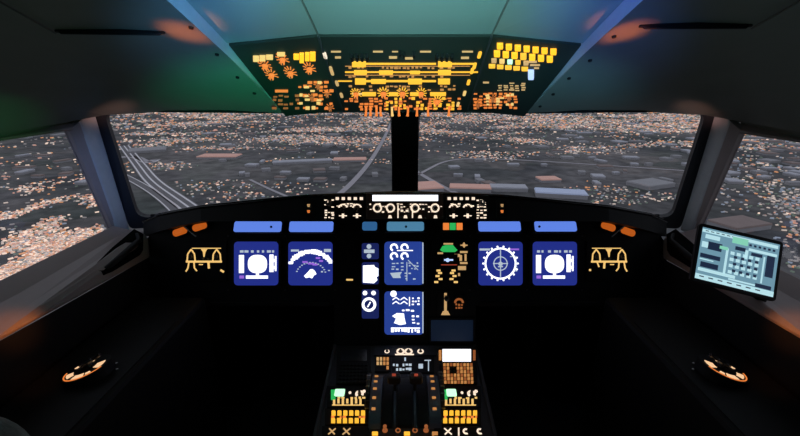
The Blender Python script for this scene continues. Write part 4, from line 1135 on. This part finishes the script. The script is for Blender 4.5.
# roads
def road(name, label, pts, wm, mt_='road', lines=0, group=None):
    P3 = [G(*p) for p in pts]
    # smooth
    for _ in range(3):
        Q = [P3[0]]
        for a, b in zip(P3, P3[1:]): Q += [a*.75+b*.25, a*.25+b*.75]
        Q.append(P3[-1]); P3 = Q
    def strip_(m, off, w, z):
        L_, R_ = [], []
        for i, p in enumerate(P3):
            t = (P3[min(i+1, len(P3)-1)]-P3[max(i-1, 0)]).normalized(); nn = Vector((-t.y, t.x, 0))
            L_.append(Vector((p.x, p.y, GZ+z))+nn*(off-w)); R_.append(Vector((p.x, p.y, GZ+z))+nn*(off+w))
        m.grid([L_, R_])
    for p in P3: addblk(p.x, p.y, wm*1.2)
    for p, q in zip(P3, P3[1:]):
        n_ = int((q-p).length/40)
        for k in range(n_): t_ = p.lerp(q, k/n_); addblk(t_.x, t_.y, wm*1.2)
    r = thing(name, label, 'road', P3[0], group)
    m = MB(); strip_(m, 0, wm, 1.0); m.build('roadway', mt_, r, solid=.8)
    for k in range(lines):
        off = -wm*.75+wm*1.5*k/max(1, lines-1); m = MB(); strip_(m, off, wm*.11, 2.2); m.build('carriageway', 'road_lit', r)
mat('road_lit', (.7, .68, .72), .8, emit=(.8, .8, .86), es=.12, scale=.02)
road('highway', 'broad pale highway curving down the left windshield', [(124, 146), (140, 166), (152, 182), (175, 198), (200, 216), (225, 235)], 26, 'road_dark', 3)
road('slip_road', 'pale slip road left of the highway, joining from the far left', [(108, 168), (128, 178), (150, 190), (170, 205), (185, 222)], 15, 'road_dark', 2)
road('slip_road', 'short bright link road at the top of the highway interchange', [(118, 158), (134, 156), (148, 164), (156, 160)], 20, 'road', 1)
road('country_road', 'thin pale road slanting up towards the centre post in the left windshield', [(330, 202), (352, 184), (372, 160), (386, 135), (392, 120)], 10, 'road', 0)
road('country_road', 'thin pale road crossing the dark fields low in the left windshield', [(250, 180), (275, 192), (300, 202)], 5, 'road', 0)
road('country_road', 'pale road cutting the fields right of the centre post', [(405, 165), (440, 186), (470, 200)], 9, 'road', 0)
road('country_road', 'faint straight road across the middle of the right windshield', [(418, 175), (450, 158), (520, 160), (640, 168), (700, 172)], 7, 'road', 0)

rg = random.Random(21)
gsz = 0
for k in range(190):
    px = rg.choice([rg.uniform(440, 700), rg.uniform(560, 700), rg.uniform(200, 385), rg.uniform(720, 800), rg.uniform(20, 100)]); py = rg.uniform(122, 186)
    g = G(px, py); d_ = (g-CAM).length; s_ = d_/F
    hall(px, py, s_*rg.uniform(1.5, 6), s_*rg.uniform(1.5, 6), 7, rg.uniform(-.4, .4), rg.choice(['roof_grey', 'roof_pale', 'roof_grey', 'roof_pale', 'roof_brown']),
         'flat roofed hall scattered among the dusky fields', 'flat roofed halls among the fields')
def house_mesh(bm, c, w, l, h, ang, mi):
    ca, sa = math.cos(ang), math.sin(ang)
    def T(x, y, z): return bm.verts.new((c.x+x*ca-y*sa, c.y+x*sa+y*ca, GZ+z))
    a = [T(-w, -l, 0), T(w, -l, 0), T(w, l, 0), T(-w, l, 0)]; b = [T(-w, -l, h), T(w, -l, h), T(w, l, h), T(-w, l, h)]
    r0 = T(0, -l, h*1.5); r1 = T(0, l, h*1.5)
    fs = [bm.faces.new(q) for q in ((a[0], a[1], b[1], b[0]), (a[1], a[2], b[2], b[1]), (a[2], a[3], b[3], b[2]), (a[3], a[0], b[0], b[3]),
          (b[0], b[1], r0), (b[2], b[3], r1), (b[1], b[2], r1, r0), (b[3], b[0], r0, r1))]
    for f_ in fs: f_.material_index = mi
# density of lights over the photo's windows
import mathutils.noise as mn
def dens(px, py, g):
    n1 = mn.noise(Vector((g.x/420, g.y/420, 3.1)))*.5+.5
    n2 = mn.noise(Vector((g.x/1500, g.y/1100, 7.7)))*.5+.5
    if px < 105:                       # left side window: the near district glows
        n3 = mn.noise(Vector((g.x/130, g.y/130, 1.7)))*.5+.5
        n5 = mn.noise(Vector((g.x/55, g.y/160, 9.7)))*.5+.5
        base = .08 + max(0, min(1, (py-165)/80.0))*.75
        return base*max(.03, min(1, (n3*.5+n5*.5-.46)*9))*(.5+.5*n1)
    if px > 715:
        return .12*(n1 > .5)+.12*(n2 > .55) + (.25 if py < 150 else .03)
    t = (py-112)/85.0
    n4 = mn.noise(Vector((g.x/700, g.y/260, 2.2)))*.5+.5
    n6 = mn.noise(Vector((g.x/330, g.y/420, 5.2)))*.5+.5
    b = max(.0, 1.0-t*1.9)
    v = 1.9*b*max(.08, min(1, (n2*.3+n4*.35+n6*.35-.46)*10)) + max(0, min(1, (n4*n1*1.9-.56)*6))*max(.08, .8-t*.85)
    return v
lm = ['l_pink', 'l_orange', 'l_white', 'l_grey', 'l_hot', 'l_green', 'l_blue']
cand = []
rg = random.Random(5)
tries = 0
while len(cand) < 36000 and tries < 330000:
    tries += 1
    px = rg.uniform(-60, 860); py = 90+ (rg.random()**1.15)*200
    if 105 < px < 715 and (py > 222): continue
    g = G(px, py)
    if g.y > 16000: continue
    if blocked(g): continue
    if rg.random() > dens(px, py, g): continue
    dist = (g-CAM).length
    near = px < 105 and py > 150
    pxm = dist/F     # metres per pixel
    sz = pxm*rg.uniform(.35, 1.0)*(1.15 if near else 1.3)
    sz = max(4, min(60, sz))
    wts = (5, 3, 5, 9, 1.3, 5, 3) if not near else (6, 4, 6, 4, 5, 2, 1)
    if px > 600 and py > 150: wts = (2, 1, 4, 10, .3, 3, 4)
    mi = rg.choices(range(7), wts)[0]
    cand.append((dist/sz, g, sz, mi, rg.uniform(0, math.pi)))
print('cand', len(cand), tries)
cand.sort(key=lambda c: c[0])
ind, rest = cand[:260], cand[260:]
bm = bmesh.new()
for _, g, sz, mi, an_ in rest: house_mesh(bm, g, sz*.5, sz*rg.uniform(.5, 1.1), sz*.45, an_, mi)
me = bpy.data.meshes.new('city_lights'); bm.to_mesh(me); bm.free()
for k in lm: me.materials.append(MATS[k])
o = bpy.data.objects.new('city_lights', me); COL.objects.link(o)
tag(o, 'thousands of tiny lit buildings spreading over the plain to the far edge', 'city', kind='stuff')
protos = []
for mi in range(7):
    bm = bmesh.new(); house_mesh(bm, Vector((0, 0, 0)), .5, .75, .45, 0, mi)
    bmesh.ops.translate(bm, verts=bm.verts, vec=(0, 0, -GZ))
    me = bpy.data.meshes.new('house'); bm.to_mesh(me); bm.free()
    for k in lm: me.materials.append(MATS[k])
    protos.append(me)
for _, g, sz, mi, an_ in ind:
    o = bpy.data.objects.new('house', protos[mi]); COL.objects.link(o); o.location = (g.x, g.y, GZ); o.rotation_euler.z = an_; o.scale = (sz, sz, sz)
    tag(o, 'tiny gable roofed house glowing in the city below the windows', 'house', 'small lit houses in the city below')
# ------------------------------------------------------------------ light
wd = bpy.data.worlds.new('World'); SC.world = wd; wd.use_nodes = True
bg = wd.node_tree.nodes['Background']; bg.inputs['Color'].default_value = (.82, .88, 1.0, 1); bg.inputs['Strength'].default_value = .43
def area(name, loc, aim, e, col, size):
    l = bpy.data.lights.new(name, 'AREA'); l.energy = e; l.color = col; l.size = size; l.shape = 'DISK'
    o = bpy.data.objects.new(name, l); COL.objects.link(o); o.location = loc
    o.rotation_euler = (Vector(aim)-Vector(loc)).to_track_quat('-Z', 'Y').to_euler(); return o
def spot(name, loc, aim, e, col, ang, blend=.6, r=.02):
    l = bpy.data.lights.new(name, 'SPOT'); l.energy = e; l.color = col; l.spot_size = math.radians(ang); l.spot_blend = blend; l.shadow_soft_size = r
    o = bpy.data.objects.new(name, l); COL.objects.link(o); o.location = loc
    o.rotation_euler = (Vector(aim)-Vector(loc)).to_track_quat('-Z', 'Y').to_euler(); return o
spot('tint_spot_teal', W(0, .2, -.05), W(0, .85, .48), 60, (.36, .86, .82), 58, 1, .05)  # unseen spot added to tint the aft ceiling plate teal
spot('tint_spot_blue_left', W(-.05, .35, .1), W(-.42, .86, .44), 26, (.15, .5, 1.0), 30, 1, .05)  # added spot without a fixture, blue wash along the left recess
spot('tint_spot_blue_right', W(.05, .35, .1), W(.42, .88, .44), 22, (.10, .27, 1.0), 30, 1, .05)  # companion to the added blue wash, right side
spot('tint_spot_green', W(-.1, .7, -.1), W(-.47, 1.25, .38), 18, (.03, 1.0, .5), 42, 1, .03)  # unseen spot put in for the green cast beside the overhead panel
spot('tint_spot_slate', W(.1, .7, -.1), W(.46, 1.22, .39), 14, (.2, .62, .85), 36, 1, .03)  # added likewise, for the grey-blue cast on the right
spot('reading_lamp_left', W(-.64, .72, -.08), W(-.485, .88, .405), 26, (1, .22, .02), 12, .8, .02)
spot('reading_lamp_right', W(.64, .72, -.08), W(.485, .88, .405), 26, (1, .22, .02), 12, .8, .02)
spot('pillar_tint_left', W(-.3, .4, .2), W(-1.1, 1.5, .15), 30, (.3, .48, 1.0), 20, 1, .03)  # unseen spots added to wash the two window pillars
spot('pillar_tint_right', W(.3, .4, .2), W(1.1, 1.5, .15), 6, (.5, .6, .8), 20, 1, .03)
spot('ceiling_fill_left', W(-.3, .3, -.1), W(-.95, 1.0, .35), 1.5, (.35, .8, .5), 80, 1, .05)  # pair of added fills for the ceiling sides, no fixtures
spot('ceiling_fill_right', W(.3, .3, -.1), W(.95, 1.0, .35), 1.7, (.45, .75, .65), 80, 1, .05)
spot('tint_spot_green_side', W(-.7, .8, -.1), W(-1.18, 1.12, .26), 2.5, (.08, 1.0, .3), 30, 1, .02)  # small added spot for the green glow above the side window
for s in (-1, 1):
    spot('corner_fill', W(s*.3, .8, .1), W(s*1.0, 1.36, .36), 30, (1, .5, .4), 9, 1, .02)  # added spot that makes the pinkish highlight on the ceiling fold
    spot('ledge_fill', W(s*.6, .75, -.1), W(s*1.012, 1.04, -.290), 14, (1, .3, .05), 16, 1, .02)  # unseen spot added for the orange glow on the ledge
    spot('stick_fill', W(s*.6, .6, -.1), W(s*.86, .92, -.33), 5, (1, .3, .1), 12, 1, .02)  # added spot, no fixture, so the sidestick shows orange
    spot('amber_glow_fill', FP.at(s*.80, -.01, .09), FP.at(s*.80, -.03, 0), .8, (1, .3, .04), 80, 1, .01)  # added fill around the amber reflections, no lamp stands there

# ------------------------------------------------------------------ camera
cd = bpy.data.cameras.new('Camera'); co = bpy.data.objects.new('Camera', cd); COL.objects.link(co)
co.location = CAM; co.rotation_euler = (math.pi/2-PITCH, 0, 0)
cd.sensor_fit = 'HORIZONTAL'; cd.sensor_width = 36; cd.lens = F/800*36
cd.shift_x = -5/800; cd.clip_start = .02; cd.clip_end = 40000
SC.camera = co
SC.view_settings.view_transform = 'Standard'; SC.view_settings.look = 'None'; SC.view_settings.gamma = 1; SC.view_settings.exposure = 0
SC.view_settings.use_curve_mapping = False
SC.cycles.use_denoising = True
SC.cycles.max_bounces = 6
SC.cycles.transparent_max_bounces = 12
